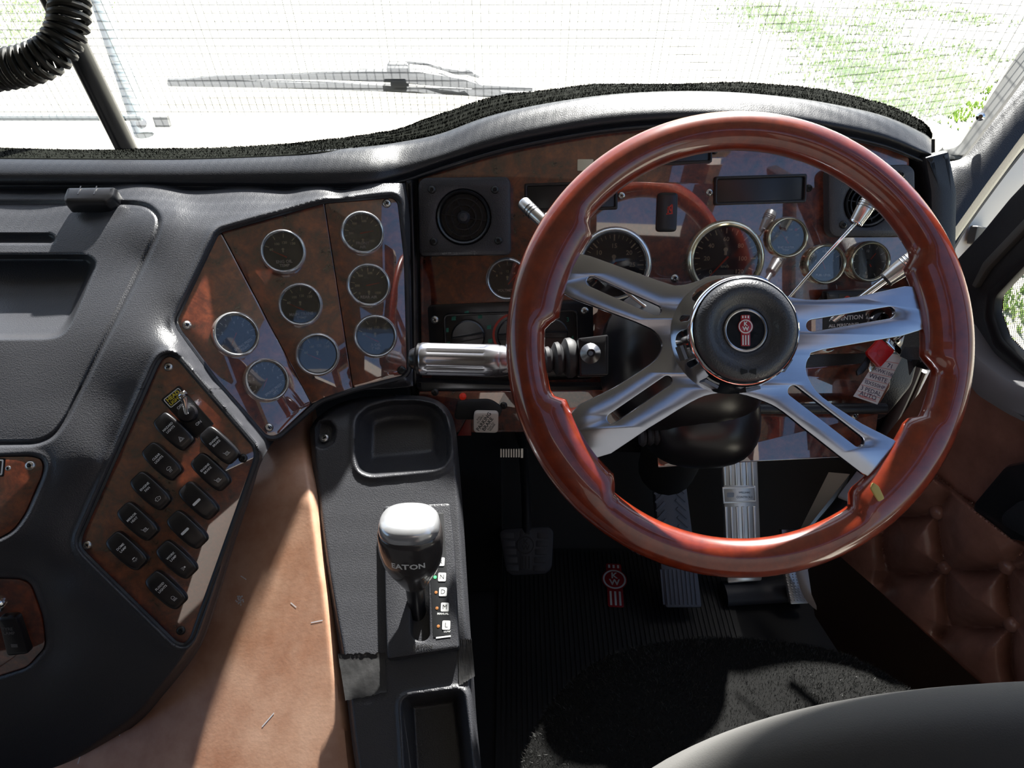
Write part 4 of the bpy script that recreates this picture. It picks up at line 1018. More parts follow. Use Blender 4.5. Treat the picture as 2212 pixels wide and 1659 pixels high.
# ---------------------------------------------------------------- hand levers beside the wheel
def lever(label, hp, rod, hr, rr, hmat='lever_handle', text=None, cat='lever'):
    a, b = DV(*hp[0]), DV(*hp[1]); t = thing('hand_lever', label, cat, axis_frame(a, b - a)); L = (b - a).length
    mb = MB(); mb.lathe([(0, -.001), (hr * .8, 0), (hr, hr * .3), (hr * .96, L * .55), (hr * .80, L * .95), (hr * .6, L), (0, L)], 20); part('handle', mb, hmat, t)
    mb = MB()
    for q in (.22, .30, .38): mb.lathe([(hr * 1.01, L * q), (hr * 1.04, L * (q + .015)), (hr * 1.01, L * (q + .03))], 20)
    part('grip_ring', mb, 'dark_steel', t)
    mb = MB(); mb.lathe([(hr * .82, L * .93), (hr * .86, L * .96), (hr * .82, L), (hr * .4, L)], 20); part('collar', mb, 'smooth_black' if text else 'chrome', t)
    mb = MB(); mb.tube([DV(*p) for p in rod], rr, 10); wpart('rod', mb, 'chrome', t)
    if text:
        mb = MB(); g = axis_frame(a.lerp(b, .5), (Vector(CAM.tolist()) - a).normalized(), (a - b)); mb.text(text, hr * .8, 0, 0, hr * 1.02); wpart('lettering', mb, 'grey_print', t, smooth=0)
lever('slim chrome lever on the column side of the wheel', ((1128, 436, .93), (1190, 496, .915)), [(1185, 492, .915), (1300, 590, .90), (1405, 672, .89)], 15 * .92 / FPX, .0022)
lever('slim chrome lever crossing in front of the fuel gauge', ((1885, 424, .90), (1848, 483, .91)), [(1850, 480, .91), (1775, 562, .92), (1700, 648, .94)], 18 * .9 / FPX, .0022)
lever('thick chrome lever with engraved handle beside the clock', ((1985, 552, .88), (1912, 606, .90)), [(1915, 604, .90), (1850, 652, .92), (1800, 690, .94)], 20 * .9 / FPX, .0055, text='NOT FOR')

# ---------------------------------------------------------------- steering column, stalk
ax = Vector((-WH.n).tolist())
hub = DV(1592, 745, .745)
t = thing('steering_column', 'black steering column cowl behind the wheel hub', 'steering column', Matrix.Translation(DV(1500, 800, .95)))
def ell(c, rx_, ry_, rz_, F=None, n=20, m=28, e=1.):
    rows = []
    for i in range(n + 1):
        a = math.pi * i / n - math.pi / 2; row = []
        for k in range(m):
            b = 2 * math.pi * k / m; ce, se = math.cos(b), math.sin(b); sg = lambda v: math.copysign(abs(v) ** e, v)
            row.append((rx_ * sg(math.cos(a)) * sg(ce), ry_ * sg(math.cos(a)) * sg(se), rz_ * sg(math.sin(a))))
        rows.append(row)
    mb = MB(); mb.grid(rows, closed=True); T = Matrix.Translation(c) @ (F or Matrix.Identity(4)); return put(mb, T)
Fc = axis_frame((0, 0, 0), -ax); 
wpart('cowl', ell(DV(1470, 780, .97), .105, .098, .11, Fc, e=.75), 'smooth_black', t)
wpart('lower_cowl', ell(DV(1510, 905, .97), .075, .065, .08, Fc, e=.8), 'smooth_black', t)
mb = MB(); mb.tube([hub + ax * .03, hub + ax * .22], .045, 24); wpart('neck', mb, 'smooth_black', t)
mb = MB(); mb.tube([DV(1480, 900, 1.02), DV(1440, 1010, 1.30)], .05, 18); wpart('shaft_cover', mb, 'matte_black', t)
cl = KNP.lift(.05); f = cl.frame(1490, 944)
mb = MB(); mb.plate(cl.loc(f, rnd([(1428, 926), (1545, 930), (1552, 945), (1530, 962), (1440, 966), (1425, 950)], 8)), .03, .008); wpart('tilt_lever', put(mb, f), 'smooth_black', t)
mb = MB()
for i, x in enumerate((1388, 1404, 1418)): mb.lathe([(.010, -.004), (.013, 0), (.010, .004)], 16, axis_frame(DV(x, 944 - i * 2, .93), RT.tolist(), (0, 0, 1)))
wpart('gaiter', mb, 'rubber', t)
BR = WH.lift(-.12); f = BR.frame(1270, 772)
cw = thing('column_stalk', 'fat ribbed grey stalk with light symbols reaching out from the column', 'stalk', f)
mb = MB(); mb.plate(BR.loc(f, rnd([(1247, 732), (1312, 724), (1312, 812), (1250, 814)], 5)), .03, .003, z0=-.02); part('bracket', mb, 'smooth_black', cw)
s = BR.m(1273, 765); mb = MB(); mb.lathe([(22 * s, .010), (22 * s, .013), (12 * s, .018), (9 * s, .020), (5 * s, .016), (0, .016)], 20, Matrix.Translation((3 * s, 7 * s, 0))); part('bolt', mb, 'dark_steel', cw)
sd0 = .86; a = DV(905, 775, sd0); b = DV(1180, 782, sd0 - .005); b2 = DV(1260, 775, sd0); F_ = axis_frame(a, b - a, FW.tolist()); k = sd0 / FPX
I = locF(cw, F_)
prof = [(33, 0), (36, 6), (36, 175), (34, 200), (33, 205)]
mb = MB(); nn = 48; rows = []
for rr, z in [(30, 0), (34.5, 4), (35.5, 8), (35.5, 18), (35.5, 22), (35.5, 140), (35.5, 146), (35, 170), (33, 176), (30, 177)]:
    row = []
    for i in range(nn):
        q = rr - (3.0 if (20 < z < 142 and (i % 4) in (0, 1)) else 0); an = 2 * math.pi * i / nn; row.append((q * k * math.cos(an), q * k * math.sin(an), z * k))
    rows.append(row)
mb.grid(rows, closed=True); part('grip', MB().add(mb.v, [tuple(reversed(q)) for q in mb.f]), 'stalk_grey', cw, M=I, smooth=50)
mb = MB(); mb.lathe([(0, -22 * k), (18 * k, -20 * k), (22 * k, -15 * k), (24 * k, -8 * k), (34 * k, -2 * k), (34 * k, 3 * k)], 30); ec = part('end_button', mb, 'smooth_black', cw, M=I)
mb = MB(); mb.lathe([(34 * k, 176 * k), (33.5 * k, 182 * k), (18 * k, 232 * k), (11 * k, 250 * k), (0, 252 * k)], 32); part('collar', mb, 'stalk_grey', cw, M=I)
mb = MB(); mb.tube([b.lerp(b2, -.4), b2], 9 * k, 14); wpart('rod', mb, 'chrome', cw)
mb = MB(); Fb = axis_frame(DV(1172, 778, sd0), b2 - b, FW.tolist())
mb.lathe([(14 * k, 0), (28 * k, 6 * k), (29 * k, 14 * k), (22 * k, 20 * k), (36 * k, 28 * k), (37 * k, 36 * k), (29 * k, 43 * k), (43 * k, 52 * k), (44 * k, 62 * k), (38 * k, 72 * k), (0, 76 * k)], 28, Fb); wpart('boot', mb, 'rubber', cw)
vdir = (Vector(CAM.tolist()) - a.lerp(b, .5)).normalized()
def onstalk(px, py, r, body, size, rot=0., icon=None):
    p = DV(px, py, sd0 - r * k * .98); g = axis_frame(p, Vector(CAM.tolist()) - p); q = MB()
    if body: q.text(body, size * k, 0, 0, 0, rot=rot)
    if icon: icon(q, size * k, 0)
    return put(q, g)
q = MB()
for px, py, body, sz, ic in ((1054, 775, None, 9, ic_dome), (1044, 776, '0', 9, None), (1060, 794, None, 8, ic_dome)):
    u = onstalk(px, py, 37 if py < 785 else 34, body, sz, icon=ic); q.add(u.v, u.f)
for px, py, ic in ((1090, 796, ic_flood),):
    u = onstalk(px, py, 31, None, 9, icon=ic); q.add(u.v, u.f)
p = DV(1096, 776, sd0 - 31 * k); g = axis_frame(p, Vector(CAM.tolist()) - p); u = put(MB().flat([(-7 * k, 0), (5 * k, 7 * k), (5 * k, -7 * k)]), g); q.add(u.v, u.f)
wpart('symbols', q, 'white_print', cw, smooth=0)

# ---------------------------------------------------------------- steering wheel
f = WH.frame(1597, 741); s = WH.m(1597, 741)
sw = thing('steering_wheel', 'four-spoked steering wheel with a glossy red wood rim', 'steering wheel', f)
rows = []; NN = 180; MA = .2135
ANG = [158, 212.5, 9.5, 321]
for i in range(NN):
    a = 2 * math.pi * i / NN; bump = 0
    for g in ANG:
        dd = abs((math.degrees(a) - g + 180) % 360 - 180); hw = 15.5
        bump = max(bump, 1 - float(ss(np.array(dd), hw - 1.5, hw + 2.0)))
    row = []
    for k_ in range(18):
        b = 2 * math.pi * k_ / 18; c, s_ = math.cos(b), math.sin(b)
        rad = .0185 * c * (1 + .05 * math.cos(2 * b)); z = .0175 * s_
        if c < 0: rad -= bump * .013 * (-c) ** .6
        row.append(((MA + rad) * math.cos(a), (MA + rad) * math.sin(a), z))
    rows.append(row)
rows.append(rows[0]); mb = MB(); mb.grid(rows, closed=True); part('rim', MB().add(mb.v, [tuple(reversed(q)) for q in mb.f]), 'rim_wood', sw, smooth=180)
SPO = [(1212, 540), (1420, 606), (1465, 617), (1510, 606), (1540, 596), (1640, 596), (1672, 624), (1705, 642), (1760, 648), (1850, 641), (1992, 619), (2012, 706), (1775, 756), (1748, 770), (1739, 792), (1746, 820), (1775, 858), (1860, 915), (1950, 970), (1905, 1046), (1760, 945), (1690, 890), (1650, 868), (1590, 850), (1535, 852), (1490, 870), (1400, 925), (1284, 990), (1228, 898), (1330, 835), (1405, 786), (1426, 760), (1428, 740), (1412, 716), (1370, 695), (1182, 616)]
holes = [slot((1278, 609), (1417, 671), 11), slot((1322, 904), (1440, 823), 11), slot((1752, 704), (1918, 676), 12.5), slot((1712, 845), (1852, 953), 12)]
fl = WH.lift(.0)
mb = MB(); mb.plate(WH.loc(f, [p for p in crv(SPO, 3, True)]), .006, .0012, [WH.loc(f, h) for h in holes], z0=-.003); part('spokes', mb, 'brushed', sw)
hc = f.inverted() @ Vector(WH.P(1573, 725).tolist()); H = Matrix.Translation((hc.x, hc.y, 0))
mb = MB(); mb.lathe([(.0585, .002), (.0585, .006), (.0565, .010), (.0525, .046), (.0510, .052), (.0490, .054), (.0475, .052)], 56); hb = part('hub_ring', mb, 'chrome', sw, M=H)
for k_ in range(4):
    mb = MB(); mb.box(.0540, .0572, -.007, .007, .014, .034, Matrix.Rotation(R(200 + 42 * k_), 4, 'Z')); part('hub_notch', mb, 'dark_steel', hb)
mb = MB(); mb.lathe([(.0478, .050), (.0478, .054), (.0455, .0585), (.040, .0615), (.034, .061), (.029, .0570), (.0262, .0545), (.0245, .0535), (.0215, .0535), (.0212, .0525), (0, .0525)], 56); hp_ = part('horn_pad', mb, 'black_plastic', sw, M=H)
mb = MB(); mb.lathe([(.0198, .0525), (.0200, .0546), (.0188, .0552), (.0178, .0546), (.0176, .0530)], 44, cap=False); part('emblem_ring', mb, 'stalk_grey', hp_)
mb = MB(); mb.lathe([(.0178, .0532), (0, .0532)], 36); part('emblem_disc', mb, 'smooth_black', hp_)
e = emblem(sw, H @ Matrix.Translation((0, .0035, .0533)), .0070)
mb = MB()
for sx in (-1, 1): mb.flat([(sx * .001, -.0015 - .038), (sx * .007, -.0035 - .038), (sx * .007, .0025 - .038), (sx * .001, .0008 - .038)], .0621)
part('horn_symbol', mb, 'deep_black', hp_)
q = WH.lift(.0145); F2_ = locF(sw, q.frame(1893, 1062, .5)); mb = MB(); mb.plate(rnd([(-.004, -.009), (.003, -.009), (.004, .004), (.001, .010), (-.004, .006)], .002), .003, .001); part('chipped_patch', mb, 'rim_chip', sw, M=F2_)
# ---------------------------------------------------------------- engine tunnel leather
LL = Pl.of3((640, 1138, .910), (400, 1600, .868), (750, 1600, .818))
CLx = crv([(672, 850), (672, 930), (690, 1080), (706, 1200), (722, 1300), (737, 1415), (750, 1500), (763, 1600), (775, 1680), (790, 1780)], 8)
cly = np.array([p[1] for p in CLx]); clx = np.array([p[0] for p in CLx])
ys = np.arange(860, 1780, 8.); xl = np.interp(ys, [860, 1000, 1100, 1250, 1400, 1500, 1560, 1660, 1780], [540, 500, 470, 420, 330, 180, 60, -80, -120]); xr = np.interp(ys, cly, clx) + 5
n = 70; fr = np.linspace(0, 1, n); PX = xl[:, None] + (xr - xl)[:, None] * fr; PY = np.repeat(ys[:, None], n, 1)
d = LL.dg(PX, PY)
d += -.012 * np.exp(-((PX - 620) / 60) ** 2 - ((PY - 985) / 60) ** 2) + .07 * ss(-PY, -1090, -880) + .025 * ss(PX - xr[:, None], -34, 0) ** 2
lc = thing('engine_cover', 'worn tan leather cover over the engine tunnel, partly in sun', 'cover', Matrix.Translation(LL.P(560, 1350).tolist()))
W = world_grid(PX, PY, d); sk = W[:, -1:].copy(); sk[..., 2] -= .12
wpart('leather', grid_mb(np.concatenate([W, sk], 1)), 'tan_leather', lc, smooth=60)
mb = MB()
Lf = LL.lift(.0002)
for (x, y, r0) in ((518, 1300, 9),):
    for _ in range(26):
        a = rng.uniform(0, 6.28); q = rng.uniform(0, r0); cx0, cy0 = x + q * math.cos(a), y + q * math.sin(a) * 1.5
        P = [(cx0 + rng.uniform(1, 2.6) * math.cos(b), cy0 + rng.uniform(1, 2.6) * math.sin(b)) for b in np.linspace(0, 6.28, 7)[:-1]]; mb.add([tuple(Lf.P(*p)) for p in P], [tuple(reversed(range(6)))])
for a, b in (((672, 1345), (697, 1340)), ((628, 1302), (640, 1312)), ((566, 1570), (592, 1540)), ((520, 1244), (532, 1252)), ((168, 1650), (180, 1610)), ((258, 1590), (262, 1560))):
    mb.add([tuple(Lf.P(*p)) for p in bar(a, b, 2.2)], [(0, 1, 2, 3)])
wpart('scuff_mark', mb, 'paper', lc, smooth=0)

# ---------------------------------------------------------------- shifter console
co = thing('shift_console', 'black grained floor console with coin tray and cup recess', 'console', KK.frame(880, 1250))
XL = crv([(850, 853), (780, 858), (730, 872), (690, 898), (674, 918), (670, 940), (680, 1060), (698, 1200), (718, 1320), (735, 1415), (748, 1500), (760, 1600), (772, 1680), (790, 1780)], 10)
XR = crv([(860, 853), (915, 856), (950, 868), (972, 890), (984, 925), (990, 980), (999, 1090), (1006, 1200), (1014, 1330), (1022, 1440), (1030, 1560), (1040, 1660), (1052, 1780)], 10)
ys = np.unique(np.r_[np.arange(853.2, 900, 1.3), np.arange(900, 1780, 4.)])
xl = np.interp(ys, [p[1] for p in XL], [p[0] for p in XL]); xr = np.interp(ys, [p[1] for p in XR], [p[0] for p in XR])
n = 92; fr = np.linspace(0, 1, n); PX = xl[:, None] + (xr - xl)[:, None] * fr; PY = np.repeat(ys[:, None], n, 1)
dk = np.array([KK.d(0, y) for y in ys]); d = np.repeat(dk[:, None], n, 1)
d += .012 * ss(-PY, -930, -850)
edge = np.minimum(sdf(PX, PY, XL, False), sdf(PX, PY, XR, False)); d += .014 * (1 - ss(edge, 0, 14)) ** 2
TRAY = rnd([(770, 905), (795, 880), (840, 868), (900, 866), (940, 874), (962, 900), (972, 945), (972, 985), (958, 1006), (935, 1013), (800, 1026), (776, 1016), (768, 985)], 12)
q = sdf(PX, PY, TRAY); d += .030 * ss(-q, -3, 42) + .014 * ss(-q, -3, 8); d -= .004 * np.exp(-((q - 6) / 7) ** 2)
q = sdf(PX, PY, rnd([(683, 912), (708, 906), (726, 925), (722, 955), (700, 968), (682, 965)], 10)); d += .014 * ss(-q, -3, 8)
q = sdf(PX, PY, rnd([(868, 1508), (1000, 1490), (1018, 1640), (1030, 1800), (885, 1800)], 22)); d += .040 * ss(-q, -4, 26); d -= .003 * np.exp(-((q - 7) / 6) ** 2)
W = world_grid(PX, PY, d)
def skirt(W, side, dz=.22):
    e = W[:, side:side + 1 or None].copy() if side >= 0 else W[:, -1:].copy(); e2 = e.copy(); e2[..., 2] -= dz; return e2
W = np.concatenate([skirt(W, 0), W, skirt(W, -1, .42)], 1)
wpart('body', grid_mb(W), 'black_plastic', co, smooth=60)
screw(co, locF(co, KK.frame(697, 939, up=-.012)), 11 * KK.m(697, 939))
# black tape over the joint
def patch_tape(O, label, px):
    f = KK.frame(*O[0], up=.0008); t = thing('tape_strip', label, 'tape', f, 'black tape on the console'); mb = MB()
    A, B, C, E = [np.array(p, float) for p in O]; rows = []
    for i in range(13):
        u = i / 12; row = []
        for j in range(25):
            v = j / 24; p = (A * (1 - v) + B * v) * (1 - u) + (E * (1 - v) + C * v) * u
            rag = rng.normal(0, 1.6) if i in (0, 12) else 0
            q = f.inverted() @ Vector(KK.P(p[0], p[1] + rag).tolist())
            h = .0004 + (.0022 if i in (0,) else (.0012 if i == 12 else .0005)) + .0007 * math.sin(9 * u + 5 * v) * rng.random(); row.append((q.x, q.y, h))
        rows.append(row)
    mb.grid([list(r) for r in rows]); part('film', MB().add(mb.v, [tuple(q) for q in mb.f]), 'tape', t, smooth=60)
patch_tape([(731, 1414), (832, 1410), (836, 1496), (747, 1514)], 'wide strip of creased black tape across the console beside the leather', 0)
patch_tape([(990, 1384), (1019, 1380), (1026, 1462), (992, 1482)], 'narrow strip of black tape on the console beside the floor mat', 0)

# gate
GK = KK.lift(.016)
GO_ = rnd([(828, 1092), (972, 1086), (982, 1180), (992, 1400), (836, 1424), (832, 1300)], 8)
f = KK.frame(910, 1260); fi = f.inverted()
top = GK.loc(f, GO_)
st = thing('shift_gate', 'raised black shift gate box with lettered gear positions', 'shift gate', f)
SL = rnd([(886, 1180), (924, 1176), (927, 1340), (928, 1374), (918, 1384), (900, 1384), (888, 1370)], 8)
mb = MB(); mb.plate(top, .020, .003, [GK.loc(f, SL)], z0=-.004); part('box', mb, 'black_plastic', st)
z = .0163
mb = MB(); mb.plate(GK.loc(f, rnd([(928, 1110), (958, 1108), (966, 1250), (974, 1374), (936, 1378), (930, 1240)], 3)), .0004, .0001, z0=z - .0002); part('legend_strip', mb, 'dial_black', st)
def gl_(x, y): q = GK.loc(f, [(x, y)])[0]; return q
sg = GK.m(950, 1280); tl = MB(); tx = MB(); ul = MB()
for l, x, y in (('R', 952, 1214), ('N', 955, 1247), ('D', 957, 1279), ('M', 961, 1312), ('L', 964, 1351)):
    c = gl_(x, y); m = MB(); m.plate(rect(17 * sg, 19 * sg, 3 * sg, *c), .0008, .0002, z0=z); k_ = part('gear_tile', m, 'white_print', st)
    part('lettering', MB().text(l, 14 * sg, c[0], c[1], z + .0009, bold=.0), 'ink_black', k_, smooth=0)
for i, (x, y) in enumerate(((940, 1247), (942, 1280), (944, 1314), (947, 1353))):
    c = gl_(x, y); m = MB(); m.lathe([(3.6 * sg, 0), (3.2 * sg, .0006), (0, .0008)], 12, Matrix.Translation((c[0], c[1], z))); part('indicator_lamp', m, 'green_lamp' if i == 0 else 'amber_print', st, label='lit green lamp' if i == 0 else None)
for tx_, x, y in (('MANUAL', 957, 1326), ('LOW', 966, 1364)):
    c = gl_(x, y); ul.text(tx_, 6 * sg, c[0], c[1], z + .0004, bold=.02)
a_, b_ = gl_(942, 1378), gl_(974, 1374); ul.flat(bar(a_, b_, 3 * sg), z + .0004); part('legend', ul, 'white_print', st, smooth=0)
c = gl_(922, 1398); part('maker_lettering', MB().text('EATON', 12 * sg, c[0] - 8 * sg, c[1], z + .0004, bold=.02), 'dark_steel', st, smooth=0)
# knob
nk = Vector(KK.n.tolist())
axk = (nk * .62 + Vector(UP.tolist()) * .62).normalized()
b0 = DV(897, 1268, .842); FK = axis_frame(b0, axk, RT.tolist())
gk = thing('shift_lever', 'rounded grey shift knob with bright cap and white lettering', 'gear lever', FK)
mb = MB(); prof = [(.010, -.002), (.013, .003), (.020, .016), (.027, .030), (.0325, .044), (.0350, .058), (.0358, .072), (.0352, .084), (.0340, .0905)]
rows = []
def kn(rr, z, e):
    row = []
    for i in range(40):
        a = 2 * math.pi * i / 40; c_, s_ = math.cos(a), math.sin(a); row.append((math.copysign(abs(c_) ** e, c_) * rr, math.copysign(abs(s_) ** e, s_) * rr * .86, z))
    return row
for i, (rr, z_) in enumerate(prof): rows.append(kn(rr, z_, 1 - .05 * i / 2))
rows.append(kn(.0330, .0915, .80))
mb.grid(rows, closed=True); nn = len(mb.v); mb.f.append(tuple(range(nn - 40, nn)))
part('knob', MB().add(mb.v, [tuple(reversed(q)) for q in mb.f]), 'knob_grey', gk, smooth=60)
mb = MB(); rows = [kn(.0328, .0905, .80), kn(.0332, .0925, .80), kn(.0322, .100, .80), kn(.0295, .1045, .82), kn(.022, .107, .9), kn(.010, .108, 1), kn(.0001, .1082, 1)]
mb.grid(rows, closed=True); part('cap', MB().add(mb.v, [tuple(reversed(q)) for q in mb.f]), 'knob_cap', gk, smooth=60)
mb = MB(); mb.tube([b0 + axk * .004, b0 - axk * .05], [.0115, .0095], 16); wpart('shaft', mb, 'smooth_black', gk)
q = MB(); u = glyphs('EATON', 'CENTER', .03)
for (x, y, z_) in [(0, 0, 0)]:
    V = []
    for vx, vy, _ in u[0]:
        zz = .062 + vy * .0105; xx = vx * .0105
        rr = np.interp(zz, [p[1] for p in prof], [p[0] for p in prof]) + .0006
        an = -math.pi / 2 + xx / rr; e = .9
        V.append((math.copysign(abs(math.cos(an)) ** e, math.cos(an)) * rr, math.copysign(abs(math.sin(an)) ** e, math.sin(an)) * rr * .86, zz))
    q.add(V, u[1])
part('lettering', q, 'white_print', gk, smooth=0)

# ---------------------------------------------------------------- footwell
mb = MB(); fp = [FLOOR.P(*p) for p in ((1060, 1060), (1560, 1060), (1560, 1500), (1060, 1560))]
NR = 70; x0, x1 = fp[3][0] + .01, .46; y0, y1 = .42, 1.06; rows = []
mt = thing('floor_mat', 'ribbed black rubber floor mat with a red badge', 'floor mat', Matrix.Translation(((x0 + x1) / 2, .8, 0)))
mb = MB(); mb.box(x0, x1, y0, y1, .001, .006); wpart('mat', mb, 'mat_rubber', mt)
mb = MB(); k_ = 0
for x in np.arange(x0 + .01, x1 - .01, .0095): mb.box(x, x + .0045, y0 + .01, y1 - .01, .006, .0085)
wpart('rib', mb, 'mat_rubber', mt, kind='stuff')
FM = Pl((0, 0, .0085), (0, 0, 1)); f = FM.frame(1327, 1252, -.06); emblem(mt, locF(mt, f), 27 * FM.m(1327, 1252), name='badge')
# slope of the footwell
mb = MB(); mb.grid([[(-.1, 1.06, 0), (.92, 1.06, 0)], [(-.1, 1.20, .10), (.92, 1.20, .10)], [(-.1, 1.28, .34), (.92, 1.28, .34)], [(-.1, 1.30, .70), (.92, 1.30, .70)]]); struct('trim_4', mb, 'matte_black')
def pedal_pl(a, b, c): return Pl.of3(a, b, c)
# hanging brake pedal
P1 = Pl(D(1135, 1190, 1.40), (0, -.62, .78)); f = P1.frame(1135, 1190); s = P1.m(1135, 1190)
t = thing('brake_pedal', 'square rubber padded pedal on a polished arm near the console', 'pedal', f)
O = rnd([(1078, 1150), (1090, 1142), (1185, 1138), (1195, 1148), (1192, 1225), (1180, 1240), (1105, 1244), (1092, 1232)], 8)
mb = MB(); mb.plate(P1.loc(f, O), .016, .004); part('pad', mb, 'pedal_rubber', t)
for i in range(5):
    y = (32 - i * 17) * s; hw = (50 - i * 2.5) * s
    for sx in (-1, 1): mb = MB(); mb.plate(rect(26 * s, 13 * s, 3 * s, sx * (hw - 12 * s), y), .0012, .0004, z0=.0155); part('tread', mb, 'pedal_rubber', t)
emblem(t, Matrix.Translation((0, 12 * s, .0155)), 20 * s, base='pedal_rubber', white='rubber', letters=True)
mb = MB(); mb.tube([DV(1138, 1150, 1.40), DV(1136, 1060, 1.38), DV(1132, 1000, 1.34), DV(1125, 930, 1.28)], .009, 12); wpart('arm', mb, 'dark_steel', t)
mb = MB(); ar = Pl(D(1105, 978, 1.25), (0, -.8, .6)); f2 = ar.frame(1105, 978); k_ = ar.m(1105, 978)
for i in range(8): mb.box((-24 + i * 5.5) * k_, (-21 + i * 5.5) * k_, -9 * k_, 9 * k_, 0, .006, f2)
mb.box(20 * k_, 25 * k_, -10 * k_, 10 * k_, 0, .007, f2)
t2 = thing('linkage_spring', 'small steel coil spring under the burl strip', 'spring', f2); wpart('coil', mb, 'screw_steel', t2)
mb = MB(); c = FLOOR.P(1245, 1110); mb.lathe([(.075, 0), (.075, .02), (.065, .03), (.065, .05), (.055, .06), (.03, .09), (0, .09)], 28, Matrix.Translation((c[0], c[1] + .06, .05))); solo('column_boot', mb, 'rubber', 'ribbed black rubber boot on the footwell floor', 'boot')
# floor hung treadles
def treadle(top, bot, wt, wb, dt, db): return Pl.of3((top[0] - wt, top[1], dt), (top[0] + wt, top[1], dt), (bot[0], bot[1], db))
P2 = treadle((1440, 1010), (1480, 1300), 30, 40, 1.53, 1.49); f = P2.frame(1460, 1150); s = P2.m(1460, 1150)
t = thing('treadle_pedal', 'long grey rubber treadle pedal with chevron grips', 'pedal', f)
O = [(1408, 1040), (1412, 1020), (1425, 1010), (1442, 1007), (1460, 1012), (1472, 1025), (1478, 1045), (1495, 1180), (1512, 1310), (1432, 1310), (1420, 1200)]
mb = MB(); mb.plate(P2.loc(f, rnd(O, 8)), .022, .006); part('pad', mb, 'treadle_rubber', t)
def onp(P, pts): return P.loc(f, pts)
for i in range(9):
    y = 1052 + i * 18.5; dx = i * 1.9
    for A, B in (((1414 + dx, y + 16), (1432 + dx, y - 4)), ((1480 + dx, y + 12), (1456 + dx, y - 10))):
        q = MB(); q.plate(onp(P2.lift(.022), bar(A, B, 6.5)), .0030, .0008, z0=.0215); part('grip_bar', q, 'treadle_rubber', t)
for i in range(9):
    x = 1430 + i * 9; q = MB(); q.plate(onp(P2.lift(.022), bar((x - 3, 1230), (x + 4, 1306), 4)), .0025, .0006, z0=.0215); part('heel_rib', q, 'treadle_rubber', t)
P3 = treadle((1598, 1000), (1610, 1255), 30, 40, 1.50, 1.525); f = P3.frame(1600, 1130); s = P3.m(1600, 1130)
t = thing('accelerator', 'bright ribbed aluminium accelerator treadle in the sun', 'pedal', f)
O = [(1556, 985), (1632, 985), (1642, 1250), (1568, 1256)]
mb = MB(); mb.plate(P3.loc(f, rnd(O, 5)), .012, .002); part('plate', mb, 'pedal_alloy', t)
for i in range(6):
    for (ya, yb) in ((992, 1048), (1094, 1238)):
        x = 1564 + i * 12.2; A = (x + (ya - 990) * .035, ya); B = (x + (yb - 990) * .035, yb)
        q = MB(); q.plate(onp(P3.lift(.012), bar(A, B, 5.2)), .0028, .0008, z0=.0115); part('rib', q, 'pedal_alloy', t)
q = MB(); q.plate(onp(P3.lift(.012), [(1560, 1052), (1632, 1050), (1634, 1084), (1562, 1088)]), .0020, .0005, z0=.0115, holes=[onp(P3.lift(.012), [(1563, 1056), (1629, 1054), (1631, 1081), (1565, 1084)])]); part('nameplate', q, 'pedal_alloy', t)
q = MB(); c = onp(P3.lift(.012), [(1578, 1069), (1608, 1064), (1608, 1074)]); q.flat(rect(15 * s, 10 * s, 2 * s, *c[0]), .0125); q.text('WILLIAMS', 5.5 * s, c[1][0], c[1][1], .0125).text('CONTROLS', 6.5 * s, c[2][0], c[2][1], .0125); part('lettering', q, 'dark_steel', t, smooth=0)
mb = MB(); c1, c2 = FLOOR.P(1560, 1295), FLOOR.P(1720, 1285); mb.tube([(c1[0], c1[1], .02), (c2[0], c2[1], .02)], .028, 14, sq=.7); solo('pedal_base', mb, 'pedal_rubber', 'grey rounded floor bracket at the foot of the accelerator', 'bracket')
P4 = treadle((1712, 1215), (1725, 1300), 16, 18, 1.50, 1.49); f = P4.frame(1718, 1260); s = P4.m(1718, 1260)
t = thing('dimple_pedal', 'narrow dimpled metal pedal pad nearest the door', 'pedal', f)
O = [(1690, 1230), (1728, 1222), (1744, 1302), (1704, 1304)]
mb = MB(); mb.plate(P4.loc(f, rnd(O, 4)), .010, .002); part('pad', mb, 'pedal_alloy', t)
q = MB()
for i in range(5):
    for j in range(11):
        c = onp(P4.lift(.01), [(1696 + i * 7.4 + j * 1.3, 1234 + j * 6.2)])[0]; q.lathe([(2.1 * s, 0), (1.2 * s, .0012), (0, .0014)], 8, Matrix.Translation((c[0], c[1], .010)))
part('dimple', q, 'pedal_alloy', t)
mb = MB(); mb.box(-15 * s, 15 * s, -12 * s, 12 * s, .03, .045, f @ Matrix.Translation((-26 * s, 105 * s, 0))); mb.lathe([(10 * s, .045), (10 * s, .055), (5 * s, .06), (0, .06)], 12, f @ Matrix.Translation((-16 * s, 98 * s, 0))); wpart('pivot_block', mb, 'dark_steel', t)
# sill plate by the door
mb = MB(); A = [D(1790, 1020, 1.40), D(1836, 1024, 1.38), D(1800, 1130, 1.38), D(1735, 1190, 1.42), D(1705, 1190, 1.44)]; A2 = [a - FW * .0 + np.array([0, 0, -.012]) for a in A]
mb.add([tuple(a) for a in A + A2], [tuple(range(5)), tuple(reversed(range(5, 10)))] + [(i, (i + 1) % 5, 5 + (i + 1) % 5, 5 + i) for i in range(5)])
solo('sill_plate', mb, 'screw_steel', 'worn metal step plate at the foot of the door jamb', 'plate')
mb = MB(); A = crv([(1730, 1180, 1.44), (1742, 1240, 1.42), (1762, 1290, 1.40), (1810, 1320, 1.38)], 6); mb.tube([DV(*p) for p in A], .02, 10, sq=.5); solo('door_seal', mb, 'white_paint', 'pale curved edge of the door opening beside the dimpled pedal', 'seal')

